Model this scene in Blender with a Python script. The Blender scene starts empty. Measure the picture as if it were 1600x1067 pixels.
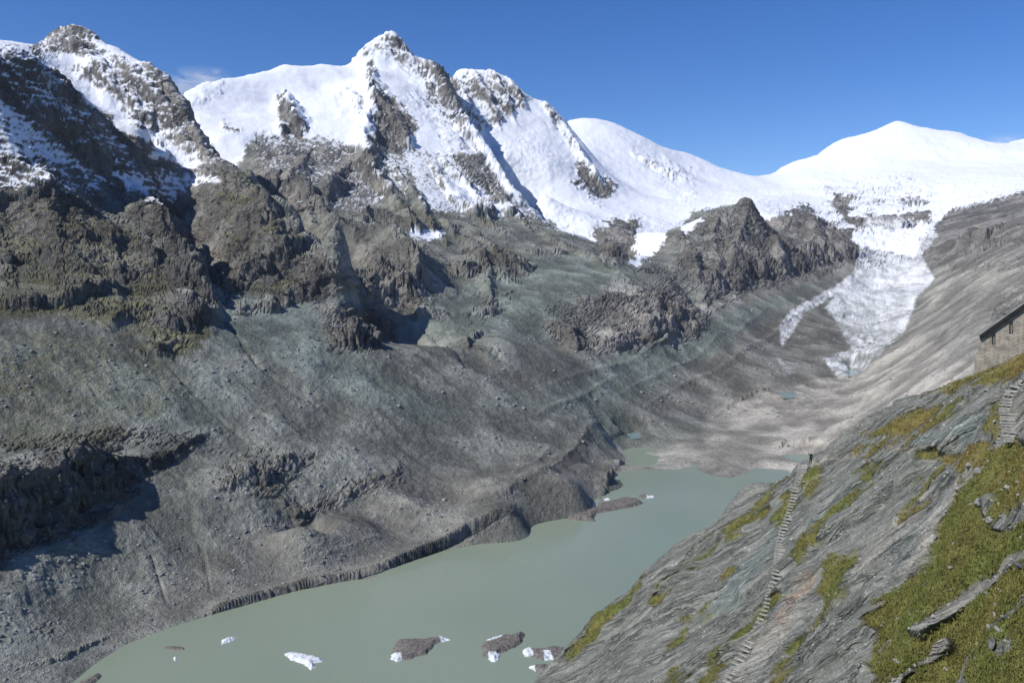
import bpy, bmesh, math, random
import numpy as np
from mathutils import Vector, Matrix

# ------------------------------------------------------------------ camera, sky, sun, exposure
scene = bpy.context.scene
col = scene.collection
F = 1300.0                      # focal length in photograph pixels (1600 wide)
PITCH = math.atan(103.5 / F)    # camera looks slightly down, true horizon at row 430
cam_data = bpy.data.cameras.new('camera')
cam_data.sensor_width = 36.0
cam_data.lens = 36.0 * F / 1600.0
cam_data.clip_start = 0.5
cam_data.clip_end = 60000.0
cam = bpy.data.objects.new('camera', cam_data)
cam.rotation_euler = (math.radians(90) - PITCH, 0, 0)
col.objects.link(cam)
scene.camera = cam

SUN_AZ = math.radians(-121.0)   # measured from the view direction (+Y) to the right
SUN_EL = math.radians(44.0)
sun_dir = Vector((math.sin(SUN_AZ) * math.cos(SUN_EL), math.cos(SUN_AZ) * math.cos(SUN_EL), math.sin(SUN_EL)))
world = bpy.data.worlds.new('World')
scene.world = world
world.use_nodes = True
wn = world.node_tree
bg = wn.nodes['Background']
sky = wn.nodes.new('ShaderNodeTexSky')
sky.sky_type = 'NISHITA'
sky.sun_disc = False
sky.sun_elevation = SUN_EL
sky.sun_rotation = SUN_AZ
sky.altitude = 2400.0
sky.air_density = 1.0
sky.dust_density = 0.25
sky.ozone_density = 3.0
hs = wn.nodes.new('ShaderNodeHueSaturation')
hs.inputs['Hue'].default_value = 0.512
hs.inputs['Value'].default_value = 1.20
hs.inputs['Saturation'].default_value = 1.30
wn.links.new(sky.outputs['Color'], hs.inputs['Color'])
wn.links.new(hs.outputs['Color'], bg.inputs['Color'])
bg.inputs['Strength'].default_value = 0.10
sun_data = bpy.data.lights.new('sun', 'SUN')
sun_data.energy = 4.7
sun_data.angle = math.radians(0.5)
sun_data.color = (1.0, 0.955, 0.89)
sun = bpy.data.objects.new('sun', sun_data)
sun.rotation_euler = (-sun_dir).to_track_quat('-Z', 'Y').to_euler()
col.objects.link(sun)
scene.view_settings.view_transform = 'Standard'
scene.view_settings.look = 'None'
scene.view_settings.gamma = 1.0
scene.view_settings.exposure = 0.13
scene.cycles.max_bounces = 5
scene.cycles.diffuse_bounces = 3
scene.cycles.volume_bounces = 1

# ------------------------------------------------------------------ helpers
LAKE = -300.0
CP, SP = math.cos(PITCH), math.sin(PITCH)

def ray(px, py):
    u = (np.asarray(px, float) - 800.0) / F
    v = (533.5 - np.asarray(py, float)) / F
    y = CP + v * SP
    z = -SP + v * CP
    return u / y, z / y            # x/Y and z/Y

def P(px, py, Y):
    a, e = ray(px, py)
    return (float(a) * Y, float(Y), float(e) * Y)

def onz(px, py, z=LAKE):
    a, e = ray(px, py)
    return P(px, py, z / float(e))

def proj(x, y, z):
    f = y * CP - z * SP
    up = y * SP + z * CP
    return 800.0 + F * x / f, 533.5 - F * up / f

def flank(px, py, t):
    """a point of the valley's left flank: overall tangent t measured from the shore line"""
    a, e = ray(px, py)
    k = -0.78 * a + 0.62            # distance from the shore line = k*Y - k0
    k0 = -0.78 * 71 + 0.62 * 918 + 0.78 * 142
    Y = (LAKE - t * k0) / (e - t * k)
    return P(px, py, float(Y))

rs = np.random.RandomState(7)
PERM = rs.permutation(256).astype(np.int32)
PERM = np.concatenate([PERM, PERM, PERM])
GR = rs.normal(size=(256, 3)).astype(np.float32)
GR /= np.linalg.norm(GR, axis=1)[:, None]

def noise(x, y, z=None, seed=0):
    x = np.asarray(x, np.float32) + seed * 17.31
    y = np.asarray(y, np.float32) + seed * 5.77
    three = z is not None
    z = np.asarray(z, np.float32) + seed * 9.13 if three else np.full_like(x, seed * 3.7 + 0.37)
    xi = np.floor(x); yi = np.floor(y); zi = np.floor(z)
    xf = x - xi; yf = y - yi; zf = z - zi
    xi = xi.astype(np.int32) & 255; yi = yi.astype(np.int32) & 255; zi = zi.astype(np.int32) & 255
    u = xf * xf * xf * (xf * (xf * 6 - 15) + 10)
    v = yf * yf * yf * (yf * (yf * 6 - 15) + 10)
    w = zf * zf * zf * (zf * (zf * 6 - 15) + 10)
    res = None
    acc = 0
    for dz in ((0, 1) if three else (0,)):
        pz = PERM[zi + dz]
        fz = zf - dz
        wz = (w if dz else 1 - w) if three else 1.0
        for dy in (0, 1):
            pyz = PERM[pz + yi + dy]
            fy = yf - dy
            wy = (v if dy else 1 - v) * wz
            for dx in (0, 1):
                g = GR[PERM[pyz + xi + dx]]
                d = g[..., 0] * (xf - dx) + g[..., 1] * fy + g[..., 2] * fz
                acc = acc + d * wy * (u if dx else 1 - u)
    return acc * 1.5

def fbm(x, y, z=None, octaves=4, gain=0.5, lac=2.03, seed=0, ridged=False):
    tot = 0; a = 1.0; f = 1.0; norm = 0
    for o in range(octaves):
        n = noise(x * f, y * f, None if z is None else z * f, seed + o * 3)
        if ridged:
            n = 1 - 2 * np.abs(n)
        tot = tot + a * n
        norm += a
        a *= gain; f *= lac
    return tot / norm

def sstep(a, b, x):
    t = np.clip((x - a) / (b - a), 0, 1)
    return t * t * (3 - 2 * t)

def rbf_fit(pts, c):
    pts = np.array(pts, float)
    xy = pts[:, :2]
    d = np.sqrt(((xy[:, None] - xy[None]) ** 2).sum(-1) + c * c)
    n = len(pts)
    A = np.zeros((n + 3, n + 3))
    A[:n, :n] = -d - np.eye(n) * 0.5
    Q = np.c_[np.ones(n), xy]
    A[:n, n:] = Q
    A[n:, :n] = Q.T
    w = np.linalg.solve(A, np.r_[pts[:, 2], 0, 0, 0])
    return xy, w, c

def rbf_eval(fit, x, y):
    xy, w, c = fit
    sh = x.shape
    x = x.ravel(); y = y.ravel()
    out = np.empty(len(x))
    n = len(xy)
    for i in range(0, len(x), 20000):
        xs = x[i:i + 20000]; ys = y[i:i + 20000]
        d = np.sqrt((xs[:, None] - xy[None, :, 0]) ** 2 + (ys[:, None] - xy[None, :, 1]) ** 2 + c * c)
        out[i:i + 20000] = -d @ w[:n] + w[n] + w[n + 1] * xs + w[n + 2] * ys
    return out.reshape(sh)

def grid_normals(X, Y, Z):
    V = np.stack([X, Y, Z], -1)
    du = np.gradient(V, axis=0)
    dv = np.gradient(V, axis=1)
    N = np.cross(du, dv)
    N /= np.linalg.norm(N, axis=-1, keepdims=True) + 1e-9
    N[N[..., 2] < 0] *= -1
    return N

def poly_sd(poly, px, py):
    """signed pixel distance to a polygon, positive inside"""
    poly = np.array(poly, float)
    q = np.roll(poly, -1, 0)
    d2 = np.full(px.shape, 1e12)
    inside = np.zeros(px.shape, bool)
    for (ax, ay), (bx, by) in zip(poly, q):
        ex, ey = bx - ax, by - ay
        t = np.clip(((px - ax) * ex + (py - ay) * ey) / (ex * ex + ey * ey + 1e-9), 0, 1)
        d2 = np.minimum(d2, (px - ax - t * ex) ** 2 + (py - ay - t * ey) ** 2)
        if ay != by:
            c = ((ay > py) != (by > py)) & (px < (bx - ax) * (py - ay) / (by - ay) + ax)
            inside ^= c
    d = np.sqrt(d2)
    return np.where(inside, d, -d)

def tag(o, label, cat=None, group=None, kind=None):
    o['label'] = label
    if cat: o['category'] = cat
    if group: o['group'] = group
    if kind: o['kind'] = kind
    return o

def new_obj(name, mesh, parent=None):
    o = bpy.data.objects.new(name, mesh)
    col.objects.link(o)
    if parent: o.parent = parent
    return o

def mesh_from(name, verts, faces, mat=None, smooth=False):
    me = bpy.data.meshes.new(name)
    me.from_pydata([tuple(map(float, v)) for v in verts], [], faces)
    if mat: me.materials.append(mat)
    if smooth:
        me.polygons.foreach_set('use_smooth', np.ones(len(me.polygons), bool))
    me.update()
    return me

def big_mesh(name, co, quads, mat, attrs=None, smooth=True):
    """numpy vertices (n,3), quads (m,4)"""
    used, inv = np.unique(quads, return_inverse=True)
    q = inv.reshape(quads.shape).astype(np.int32)
    k = q.shape[1]
    me = bpy.data.meshes.new(name)
    me.vertices.add(len(used))
    me.vertices.foreach_set('co', co[used].astype(np.float32).ravel())
    me.loops.add(q.size)
    me.loops.foreach_set('vertex_index', q.ravel())
    me.polygons.add(len(q))
    me.polygons.foreach_set('loop_start', np.arange(0, q.size, k, dtype=np.int32))
    me.polygons.foreach_set('use_smooth', np.broadcast_to(smooth, (len(q),)).astype(bool))
    me.update(calc_edges=True)
    for an, arr in (attrs or {}).items():
        at = me.attributes.new(an, 'FLOAT_COLOR', 'POINT')
        at.data.foreach_set('color', arr[used].astype(np.float32).ravel())
    me.materials.append(mat)
    return me

# ------------------------------------------------------------------ node helpers
class NT:
    def __init__(self, name):
        self.mat = bpy.data.materials.new(name)
        self.mat.use_nodes = True
        self.t = self.mat.node_tree
        self.bsdf = self.t.nodes['Principled BSDF']
        self.bsdf.inputs['Specular IOR Level'].default_value = 0.2
        self.geo = self.t.nodes.new('ShaderNodeNewGeometry').outputs['Position']
        self.obj = self.t.nodes.new('ShaderNodeTexCoord').outputs['Object']
    def set(self, key, val):
        s = self.bsdf.inputs[key]
        if hasattr(val, 'links'): self.t.links.new(val, s)
        else: s.default_value = val
    def attr(self, name):
        a = self.t.nodes.new('ShaderNodeAttribute'); a.attribute_name = name
        s = self.t.nodes.new('ShaderNodeSeparateColor')
        self.t.links.new(a.outputs['Color'], s.inputs['Color'])
        return list(s.outputs) + [a.outputs['Alpha']]
    def noise(self, scale, detail=4, rough=0.55, vec=None, stretch=None, dist=0.0):
        n = self.t.nodes.new('ShaderNodeTexNoise')
        n.inputs['Scale'].default_value = scale
        n.inputs['Detail'].default_value = detail
        n.inputs['Roughness'].default_value = rough
        n.inputs['Distortion'].default_value = dist
        v = vec or self.geo
        if stretch:
            m = self.t.nodes.new('ShaderNodeMapping')
            m.inputs['Rotation'].default_value = stretch[1]
            m.inputs['Scale'].default_value = stretch[0]
            self.t.links.new(v, m.inputs['Vector']); v = m.outputs['Vector']
        self.t.links.new(v, n.inputs['Vector'])
        return n.outputs['Fac']
    def math(self, op, a, b=0.0, clamp=False):
        m = self.t.nodes.new('ShaderNodeMath'); m.operation = op; m.use_clamp = clamp
        for i, v in enumerate((a, b)):
            if hasattr(v, 'links'): self.t.links.new(v, m.inputs[i])
            else: m.inputs[i].default_value = v
        return m.outputs[0]
    def range(self, v, a, b, c=0.0, d=1.0):
        m = self.t.nodes.new('ShaderNodeMapRange'); m.interpolation_type = 'SMOOTHSTEP'
        self.t.links.new(v, m.inputs[0])
        for i, k in enumerate((a, b, c, d)): m.inputs[i + 1].default_value = k
        return m.outputs[0]
    def mix(self, fac, a, b):
        m = self.t.nodes.new('ShaderNodeMix'); m.data_type = 'RGBA'
        for s, v in ((m.inputs[0], fac), (m.inputs[6], a), (m.inputs[7], b)):
            if hasattr(v, 'links'): self.t.links.new(v, s)
            elif isinstance(v, (int, float)): s.default_value = v
            else: s.default_value = (*v, 1.0)
        return m.outputs[2]
    def mul(self, c, f):
        m = self.t.nodes.new('ShaderNodeVectorMath'); m.operation = 'SCALE'
        if hasattr(c, 'links'): self.t.links.new(c, m.inputs[0])
        else: m.inputs[0].default_value = c
        if hasattr(f, 'links'): self.t.links.new(f, m.inputs['Scale'])
        else: m.inputs['Scale'].default_value = f
        return m.outputs[0]
    def bump(self, h, dist, strength=1.0, normal=None):
        b = self.t.nodes.new('ShaderNodeBump')
        b.inputs['Distance'].default_value = dist
        if hasattr(strength, 'links'): self.t.links.new(strength, b.inputs['Strength'])
        else: b.inputs['Strength'].default_value = strength
        self.t.links.new(h, b.inputs['Height'])
        if normal: self.t.links.new(normal, b.inputs['Normal'])
        self.t.links.new(b.outputs[0], self.bsdf.inputs['Normal'])
        return b.outputs[0]

def simple_mat(name, c1, c2, scale, rough=0.9, bump=0.0, bscale=None, obj=True, spec=0.2):
    m = NT(name)
    v = m.obj if obj else m.geo
    n = m.noise(scale, 5, 0.6, v)
    m.set('Base Color', m.mix(m.range(n, 0.35, 0.65), c1, c2))
    m.set('Roughness', rough)
    m.bsdf.inputs['Specular IOR Level'].default_value = spec
    if bump: m.bump(m.noise(bscale or scale * 3, 4, 0.6, v), bump)
    return m.mat

#@@FAR
# ------------------------------------------------------------------ far terrain: control points (photo column, row, distance in m)
C = []
def pts(s):
    for r in s.split():
        a = r.split(',')
        C.append(P(float(a[0]), float(a[1]), float(a[2])))
def fpts(t, s):
    for r in s.split():
        a = r.split(',')
        C.append(flank(float(a[0]), float(a[1]), t))
def zpts(z, s):
    for r in s.split():
        a = r.split(',')
        C.append(onz(float(a[0]), float(a[1]), z))
def behind(s, k=1.16, drop=0.09):
    for r in s.split():
        a = [float(v) for v in r.split(',')]
        x, y, z = P(*a)
        C.append((x * k, y * k, z - drop * y))

# lake bed and shores
SHORE = '40,1105 110,1067 170,1022 250,986 330,960 400,941 480,919 560,905 600,892 660,871 705,859 760,849 830,826 890,809 925,797 942,772 955,745 975,722 998,728'
zpts(-300, SHORE)
zpts(-304, '1040,750 1110,752 1180,748')
zpts(-322, '300,1067 450,1000 600,960 760,900 860,860 960,810 1050,790 1130,790 700,1067 900,960 1000,900 900,1060 1100,850')
zpts(-300, '1012,708 985,700 1030,716 1090,728 1140,745 1165,738 1215,733')
zpts(-296.5, '1060,708 1100,712 1140,728 1180,722 1150,705 1200,712 1250,722 1060,716 1210,726')
zpts(-299.0, '1040,712 1085,722 1140,741 1165,734')
zpts(-291, '1000,684 1060,678 1150,682 1230,690')
pts('1330,760,1000 1420,740,950 1300,720,1330 1500,700,950 1650,640,950')
# near-left flank
for r in SHORE.split()[:11]:          # beach rising inland from the near shore, bed falling off it
    x, y, z = onz(*[float(v) for v in r.split(',')])
    C.append((x - .78 * 35, y + .62 * 35, LAKE + 8)); C.append((x - .78 * 85, y + .62 * 85, LAKE + 25)); C.append((x + .78 * 28, y - .62 * 28, LAKE - 9))
fpts(.27, '350,860 480,840 600,820 700,790 560,800 420,830')
fpts(.37, '-140,900 0,885 70,848 140,815 220,765 330,780 420,775 520,740 620,740 720,715 800,720 330,700')
fpts(.40, '-140,720 0,690 100,680 200,665 310,672 420,690 530,680 640,665 740,650 840,660')
fpts(.43, '-140,600 0,600 110,600 220,590 330,600 450,610 560,600 660,590 760,580 850,590')
fpts(.46, '-140,500 0,500 90,500 190,500 290,520 390,530 480,540 580,550 680,540 780,530 860,545')
# moraine crest of the valley and the slope to the inlet
zpts(-276, '800,800 870,775 930,730 900,770')
zpts(-262, '780,760 850,730 910,690 935,672')
pts('960,700,1385 950,690,1370')
# left mountain
pts('-140,380,1420 0,400,1430 90,400,1450 170,400,1470 240,420,1460 300,465,1390')
pts('-140,270,1560 0,290,1560 80,290,1640 150,320,1730 200,350,1760 250,390,1640')
pts('-140,120,1600 0,175,1660 50,205,1740 110,248,1850 165,283,1940 205,310,1930 235,345,1770 270,385,1600')
pts('-140,80,1700 0,112,1760 60,122,1850 110,150,1950 150,185,2030 190,222,2090 235,245,2130')
pts('245,290,2130 280,330,2050 310,380,1910 328,430,1760 342,475,1590')
pts('-140,60,2500 0,62,2420 40,70,2500 75,66,2600 92,57,2680 115,54,2700 140,57,2690 158,72,2660 190,83,2620 215,100,2580 240,112,2540 262,126,2500 285,160,2440 300,186,2400 320,215,2350 345,245,2300 368,262,2250')
pts('60,88,2420 110,110,2480 150,130,2440 200,150,2420 130,160,2300 190,200,2270 250,200,2360 230,230,2280 290,240,2280 330,275,2170 260,265,2180')
behind('-140,60,2500 0,62,2420 75,66,2600 115,54,2700 158,72,2660 215,100,2580 262,126,2500 300,186,2400 345,245,2300', 1.12, .10)
pts('385,276,2180 405,292,2120 425,318,2040 450,340,1950 470,357,1880 490,378,1800 510,397,1730 527,412,1680')
behind('385,276,2180 425,318,2040 470,357,1880 510,397,1730', 1.15, .07)
pts('330,330,1990 390,330,1950 345,390,1770 400,390,1690 450,390,1710 365,440,1580 430,450,1560 500,430,1600 548,425,1640')
# central massif
pts('290,148,3500 320,129,3650 345,125,3750 375,123,3850 400,120,3950 440,107,4050 500,103,4150 550,97,4250')
pts('562,82,4280 575,68,4290 590,56,4300 602,48,4300 616,56,4300 630,75,4300 645,90,4280 660,102,4260 680,97,4300 690,118,4230')
pts('705,150,4150 720,180,4050 740,212,3900 755,235,3750 770,257,3620 785,280,3500 800,302,3400 815,326,3280 850,346,3050 890,365,2880 930,385,2720 960,405,2560 990,430,2400')
behind('320,129,3650 400,120,3950 500,103,4150 575,68,4290 602,48,4300', 1.08, .08)
behind('785,280,3500 815,326,3280 870,356,2960 930,385,2720', 1.14, .07)
pts('320,180,3300 360,180,3450 420,160,3700 500,140,3900 560,120,4080 610,95,4200 640,130,4050 680,160,4000 700,200,3800')
pts('340,220,3050 390,230,3050 430,220,3200 500,200,3400 550,190,3500 640,180,3750 680,230,3500 730,270,3350 770,310,3150')
pts('585,110,4020 580,140,3850 590,170,3650 583,205,3420 572,240,3230 565,265,3080 640,225,3440 625,240,3330')
pts('400,270,2750 430,300,2620 480,270,2850 540,270,2950 600,260,3100 660,270,3130 720,310,3000')
pts('450,335,2400 500,320,2480 560,320,2560 620,310,2680 680,330,2660 740,340,2760 790,350,2800')
pts('500,370,2180 560,370,2200 620,360,2300 680,370,2360 740,380,2420 800,390,2460 860,400,2440 920,420,2380')
pts('540,430,1880 600,410,2000 650,400,2080 700,430,2040 760,430,2120 820,440,2120 880,450,2050')
pts('560,490,1640 640,480,1760 700,490,1760 770,490,1830 830,490,1860')
# second peak and the snow ridge behind it
pts('700,126,4760 715,112,4760 730,108,4770 760,110,4800 780,116,4830 805,130,4830 825,148,4830 850,160,4830 870,176,4800 890,203,4720 905,232,4620 925,265,4480 938,290,4350 950,315,4200')
behind('700,126,4760 730,108,4770 780,116,4830 825,148,4830', 1.06, .05)
pts('720,150,4600 750,190,4420 790,180,4560 830,200,4560 870,220,4560 740,240,4200 790,250,4150 850,260,4200 890,280,4200')
pts('800,320,3650 840,320,3750 880,340,3650 920,350,3600 850,350,3350 900,375,3180 940,390,2950 980,400,2850')
pts('890,188,5700 910,186,5750 930,185,5800 960,195,5850 1000,215,5900 1030,230,5900 1070,240,5950 1100,255,6000 1140,272,6100 1165,283,6200')
behind('890,188,5700 930,185,5800 1000,215,5900 1070,240,5950 1140,272,6100', 1.1, .06)
pts('920,220,5350 980,250,5250 1040,260,5400 1100,280,5500 950,270,4900 1000,300,4700 1060,300,4900 1120,305,5000 970,335,4000 1020,340,4100 1070,325,4300 1000,370,3350 1030,375,3450')
pts('1180,284,6400 1200,281,6500 1215,266,6550 1240,259,6600 1260,259,6650 1285,236,6700 1310,222,6750 1350,212,6800 1375,199,6800 1403,189,6800 1425,197,6750 1455,206,6700 1500,209,6600 1530,222,6550 1545,230,6600 1575,225,6700 1600,217,6700 1740,205,6700')
behind('1165,283,6200 1200,281,6500 1260,259,6650 1310,222,6750 1403,189,6800 1500,209,6600 1600,217,6700 1740,205,6700', 1.12, .05)
pts('1180,300,5400 1230,295,5600 1300,270,5900 1400,250,6000 1500,250,5900 1600,250,5700 1740,250,5500')
pts('1170,318,4300 1220,312,4600 1290,295,5000 1380,280,5200 1470,285,5000 1560,280,4700 1700,280,4300')
pts('1250,345,4150 1310,330,4500 1400,320,4650 1470,320,4350 1540,310,4200 1600,305,3900')
# rock hill in the middle distance and the walls beside the ice fall
pts('1030,372,3150 1060,356,3200 1090,342,3240 1120,326,3280 1150,319,3300 1168,309,3300 1180,325,3300 1195,352,3280')
behind('1060,356,3200 1120,326,3280 1168,309,3300', 1.08, .06)
pts('1010,420,2600 1060,400,2850 1110,390,3000 1160,390,3080 1200,390,3200 1260,385,3500 1310,385,3650 1340,375,3750')
pts('1050,470,2450 1100,484,2420 1130,462,2650 1180,440,2850 1220,430,3000 1290,420,3250 1330,402,3500')
pts('1230,340,3950 1270,350,3950 1330,350,4200')
# low rock knob
pts('860,470,1960 900,455,2050 960,440,2180 1040,432,2350 1080,470,2300 1098,500,2180')
pts('870,545,1760 905,548,1760 960,548,1850 1040,533,2000 1090,517,2120 1000,490,2050 930,500,1930')
# debris covered ice and the tongue
pts('1000,600,1700 1060,550,2000 1100,500,2300 1140,480,2480 1200,460,2800 1280,435,3150 1320,410,3400')
pts('1080,600,1830 1180,600,1900 1230,560,2150 1200,520,2450 1240,490,2700 1290,460,3000')
pts('1320,588,2080 1345,540,2430 1355,500,2780 1370,450,3200 1385,400,3600 1400,357,3950 1270,575,2100 1300,520,2500 1320,470,2950')
pts('1060,650,1620 1130,650,1680 1200,640,1700 1240,616,1820 1280,640,1640 1330,620,1800 1330,585,2060 1250,680,1480 1310,680,1400')
# right hand slope
pts('1462,440,3020 1440,400,3450 1425,490,2700 1410,525,2430 1350,590,2000 1350,640,1560 1340,680,1330')
pts('1450,350,4000 1480,340,3950 1540,345,3600 1600,335,3200 1500,390,3200 1550,390,2850 1600,380,2500 1740,330,2300')
pts('1480,450,2500 1540,440,2200 1600,430,1900 1740,400,1650 1450,510,2050 1520,490,1750 1600,480,1500 1420,580,1600 1500,550,1350 1600,520,1200 1740,470,1150')
pts('1400,640,1270 1480,610,1130 1560,580,1050')

fit = rbf_fit(C, 25.0)
A0, A1 = float(ray(-120, 500)[0]), float(ray(1720, 500)[0])
Y0, Y1 = 430.0, 8400.0
NUc, NYc = 300, 620
uc = np.linspace(A0, A1, NUc)
yc = np.exp(np.linspace(math.log(Y0), math.log(Y1), NYc))
zc = rbf_eval(fit, uc[:, None] * yc[None], np.repeat(yc[None], NUc, 0))

def base_z(a, Y):
    """bilinear look-up of the base height field"""
    i = np.clip((a - A0) / (A1 - A0) * (NUc - 1), 0, NUc - 1.001)
    j = np.clip(np.log(Y / Y0) / math.log(Y1 / Y0) * (NYc - 1), 0, NYc - 1.001)
    i0 = i.astype(int); j0 = j.astype(int); fi = i - i0; fj = j - j0
    return (zc[i0, j0] * (1 - fi) * (1 - fj) + zc[i0 + 1, j0] * fi * (1 - fj) + zc[i0, j0 + 1] * (1 - fi) * fj + zc[i0 + 1, j0 + 1] * fi * fj)

def hit(px, py, ymin=Y0, zfun=None):
    """first point of the base terrain seen through a pixel"""
    a, e = ray(px, py)
    ys = np.exp(np.linspace(math.log(ymin), math.log(Y1), 3000))
    z = base_z(np.full(ys.shape, float(a)), ys)
    k = np.nonzero(z / ys >= e)[0]
    Y = ys[k[0]] if len(k) else 4000.0
    return np.array([a * Y, Y, e * Y])

# adaptive fan grid: rows placed so that they are even in the picture
NU, NV = 1040, 740
ua = np.linspace(A0, A1, NU)
yf = np.exp(np.linspace(math.log(Y0), math.log(Y1), 2200))
zf = base_z(np.repeat(ua[:, None], len(yf), 1), np.repeat(yf[None], NU, 0))
ang = zf / yf[None] * F
run = np.maximum.accumulate(ang, axis=1)
vis = ang >= run - 6.0
dm = np.abs(np.diff(ang, axis=1)) * np.where(vis[:, 1:], 1.0, 0.12) + 110.0 * np.diff(np.log(yf))[None]
kern = np.hanning(23); kern /= kern.sum()
dm = np.apply_along_axis(lambda c: np.convolve(np.pad(c, 11, mode='edge'), kern, 'valid'), 0, dm)
cum = np.concatenate([np.zeros((NU, 1)), np.cumsum(dm, 1)], 1)
cum /= cum[:, -1:]
lv = np.linspace(0, 1, NV)
Yg = np.stack([np.interp(lv, cum[i], yf) for i in range(NU)])
Ag = np.repeat(ua[:, None], NV, 1)
Xg = Ag * Yg
Zg = base_z(Ag, Yg)

# cliffs: foot lines (column,row,height in rows) left to right; a broken staircase of walls with a bench behind
def cliff(s, ramp=3.0, sharp=0.42, warp=0.26, ymin=Y0, gain=.72, steps=((.62, 0.0), (.38, .5)), chim=.45, even=False):
    global Zg
    L = []
    for r in s.split():
        a = [float(v) for v in r.split(',')]
        h = hit(a[0], a[1], ymin)
        L.append((h[0], h[1], gain * a[2] * h[1] / F))
    L = np.array(L)
    hm = L[:, 2].max()
    m = hm * ramp * 1.3 + 20
    sel = (Xg > L[:, 0].min() - m) & (Xg < L[:, 0].max() + m) & (Yg > L[:, 1].min() - m) & (Yg < L[:, 1].max() + m)
    if not sel.any(): return
    x0 = Xg[sel]; y0 = Yg[sel]; z = Zg[sel]
    k = 1.1 / hm
    tot = 0
    for q, (share, back) in enumerate(steps):
        wx = fbm(x0 * k, y0 * k, z * k * .3, 5, .6, seed=11 + q * 7) * hm * warp
        wy = fbm(x0 * k, y0 * k, z * k * .3, 5, .6, seed=12 + q * 7) * hm * warp
        x = x0 + wx; y = y0 + wy
        best = np.full(x.shape, 1e9); sd = np.zeros(x.shape); hh = np.zeros(x.shape)
        for i in range(len(L) - 1):
            ax, ay, ah = L[i]; bx, by, bh = L[i + 1]
            ex, ey = bx - ax, by - ay
            l2 = ex * ex + ey * ey + 1e-6
            t = np.clip(((x - ax) * ex + (y - ay) * ey) / l2, 0, 1)
            d = np.hypot(x - ax - t * ex, y - ay - t * ey)
            s_ = np.sign(ex * (y - ay) - ey * (x - ax))
            b = d < best
            best = np.where(b, d, best); sd = np.where(b, d * s_, sd); hh = np.where(b, ah + t * (bh - ah), hh)
        hs = np.maximum(hh, 2.0)
        sd = sd - back * hs * .8 - chim * hs * .42 * (1 - np.abs(noise(x0 * 2.6 / hm, y0 * 2.6 / hm, z * 1.8 / hm, seed=29 + q)) * 2.2).clip(0, 1) ** 2 - chim * hs * .2 * (1 - np.abs(noise(x0 * 7 / hm, y0 * 7 / hm, z * 5 / hm, seed=33 + q)) * 2.2).clip(0, 1) ** 2
        mod = np.clip(.8 + .9 * noise(x0 * k * .9, y0 * k * .9, seed=23 + q), .25, 1.3)
        if even: mod = 1.0
        tot = tot + hh * share * mod * sstep(0, 1, sd / (hs * sharp)) * np.clip(1 - sd / (hs * ramp), 0, 1) ** 1.2
    Zg[sel] += tot

def ridge(s, wf=1.5, ymin=Y0):
    """rib, spur or (negative height) channel along a line: column,row,height in rows"""
    global Zg
    L = []
    for r in s.split():
        a = [float(v) for v in r.split(',')]
        h = hit(a[0], a[1], ymin)
        L.append((h[0], h[1], a[2] * h[1] / F))
    L = np.array(L)
    hm = np.abs(L[:, 2]).max()
    m = hm * wf * 1.5 + 20
    sel = (Xg > L[:, 0].min() - m) & (Xg < L[:, 0].max() + m) & (Yg > L[:, 1].min() - m) & (Yg < L[:, 1].max() + m)
    if not sel.any(): return
    x = Xg[sel]; y = Yg[sel]
    k = .8 / hm
    x = x + fbm(x * k, y * k, None, 4, .6, seed=14) * hm * .7
    y = y + fbm(x * k, y * k, None, 4, .6, seed=15) * hm * .7
    best = np.full(x.shape, 1e9); hh = np.zeros(x.shape)
    for i in range(len(L) - 1):
        ax, ay, ah = L[i]; bx, by, bh = L[i + 1]
        ex, ey = bx - ax, by - ay
        t = np.clip(((x - ax) * ex + (y - ay) * ey) / (ex * ex + ey * ey + 1e-6), 0, 1)
        d = np.hypot(x - ax - t * ex, y - ay - t * ey)
        b = d < best
        best = np.where(b, d, best); hh = np.where(b, ah + t * (bh - ah), hh)
    f = np.clip(1 - best / (np.maximum(np.abs(hh), .5) * wf), 0, 1)
    Zg[sel] += hh * f * (.6 + .4 * f)

#@@CLIFFS
# ribs and spurs
ridge('440,158,4 446,170,22 460,195,22 472,212,6', 1.0)
ridge('584,112,4 580,135,18 585,165,20 605,190,24 630,215,22 648,232,6', 1.2)
ridge('585,165,10 575,200,22 570,240,24 590,290,20 640,340,14', 1.3)
ridge('602,50,3 630,80,12 655,105,16 690,140,18 715,180,20 745,225,20 775,270,18 815,326,12', 1.2)
ridge('540,140,3 555,160,10 560,185,4', 1.6)
for q_ in ('708,125,3 722,150,13 740,190,12 752,225,3', '732,112,3 748,140,14 768,175,13 782,205,3', '762,114,3 778,140,13 795,170,12 808,200,3', '790,122,3 806,145,11 822,170,8', '852,165,4 880,200,10 905,245,14 930,285,20 950,310,8'):
    ridge(q_, 1.1)
ridge('985,240,3 1020,262,10 1055,280,12 1085,290,3', 1.3)
for q_ in ('480,235,4 465,270,16 440,320,8', '545,255,4 520,290,16 500,335,8', '615,262,4 640,300,16 665,340,12 700,385,6', '690,250,4 725,290,14 765,335,10', '755,265,4 790,320,10 830,360,4'):
    ridge(q_, 1.3)
for q_ in ('560,330,4 600,380,16 640,430,18 655,465,6', '690,345,4 735,390,12 760,430,14 765,490,6', '820,345,4 870,380,9 930,410,9 990,445,4', '480,370,4 520,400,12 560,450,8'):
    ridge(q_, 1.6)
for q_ in ('115,60,3 140,110,16 180,150,18 230,200,16 260,245,5', '190,90,3 225,140,16 265,195,16 300,240,5', '60,90,3 90,120,10 120,150,4', '255,125,3 290,190,14 325,245,8'):
    ridge(q_, 1.2)
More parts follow.
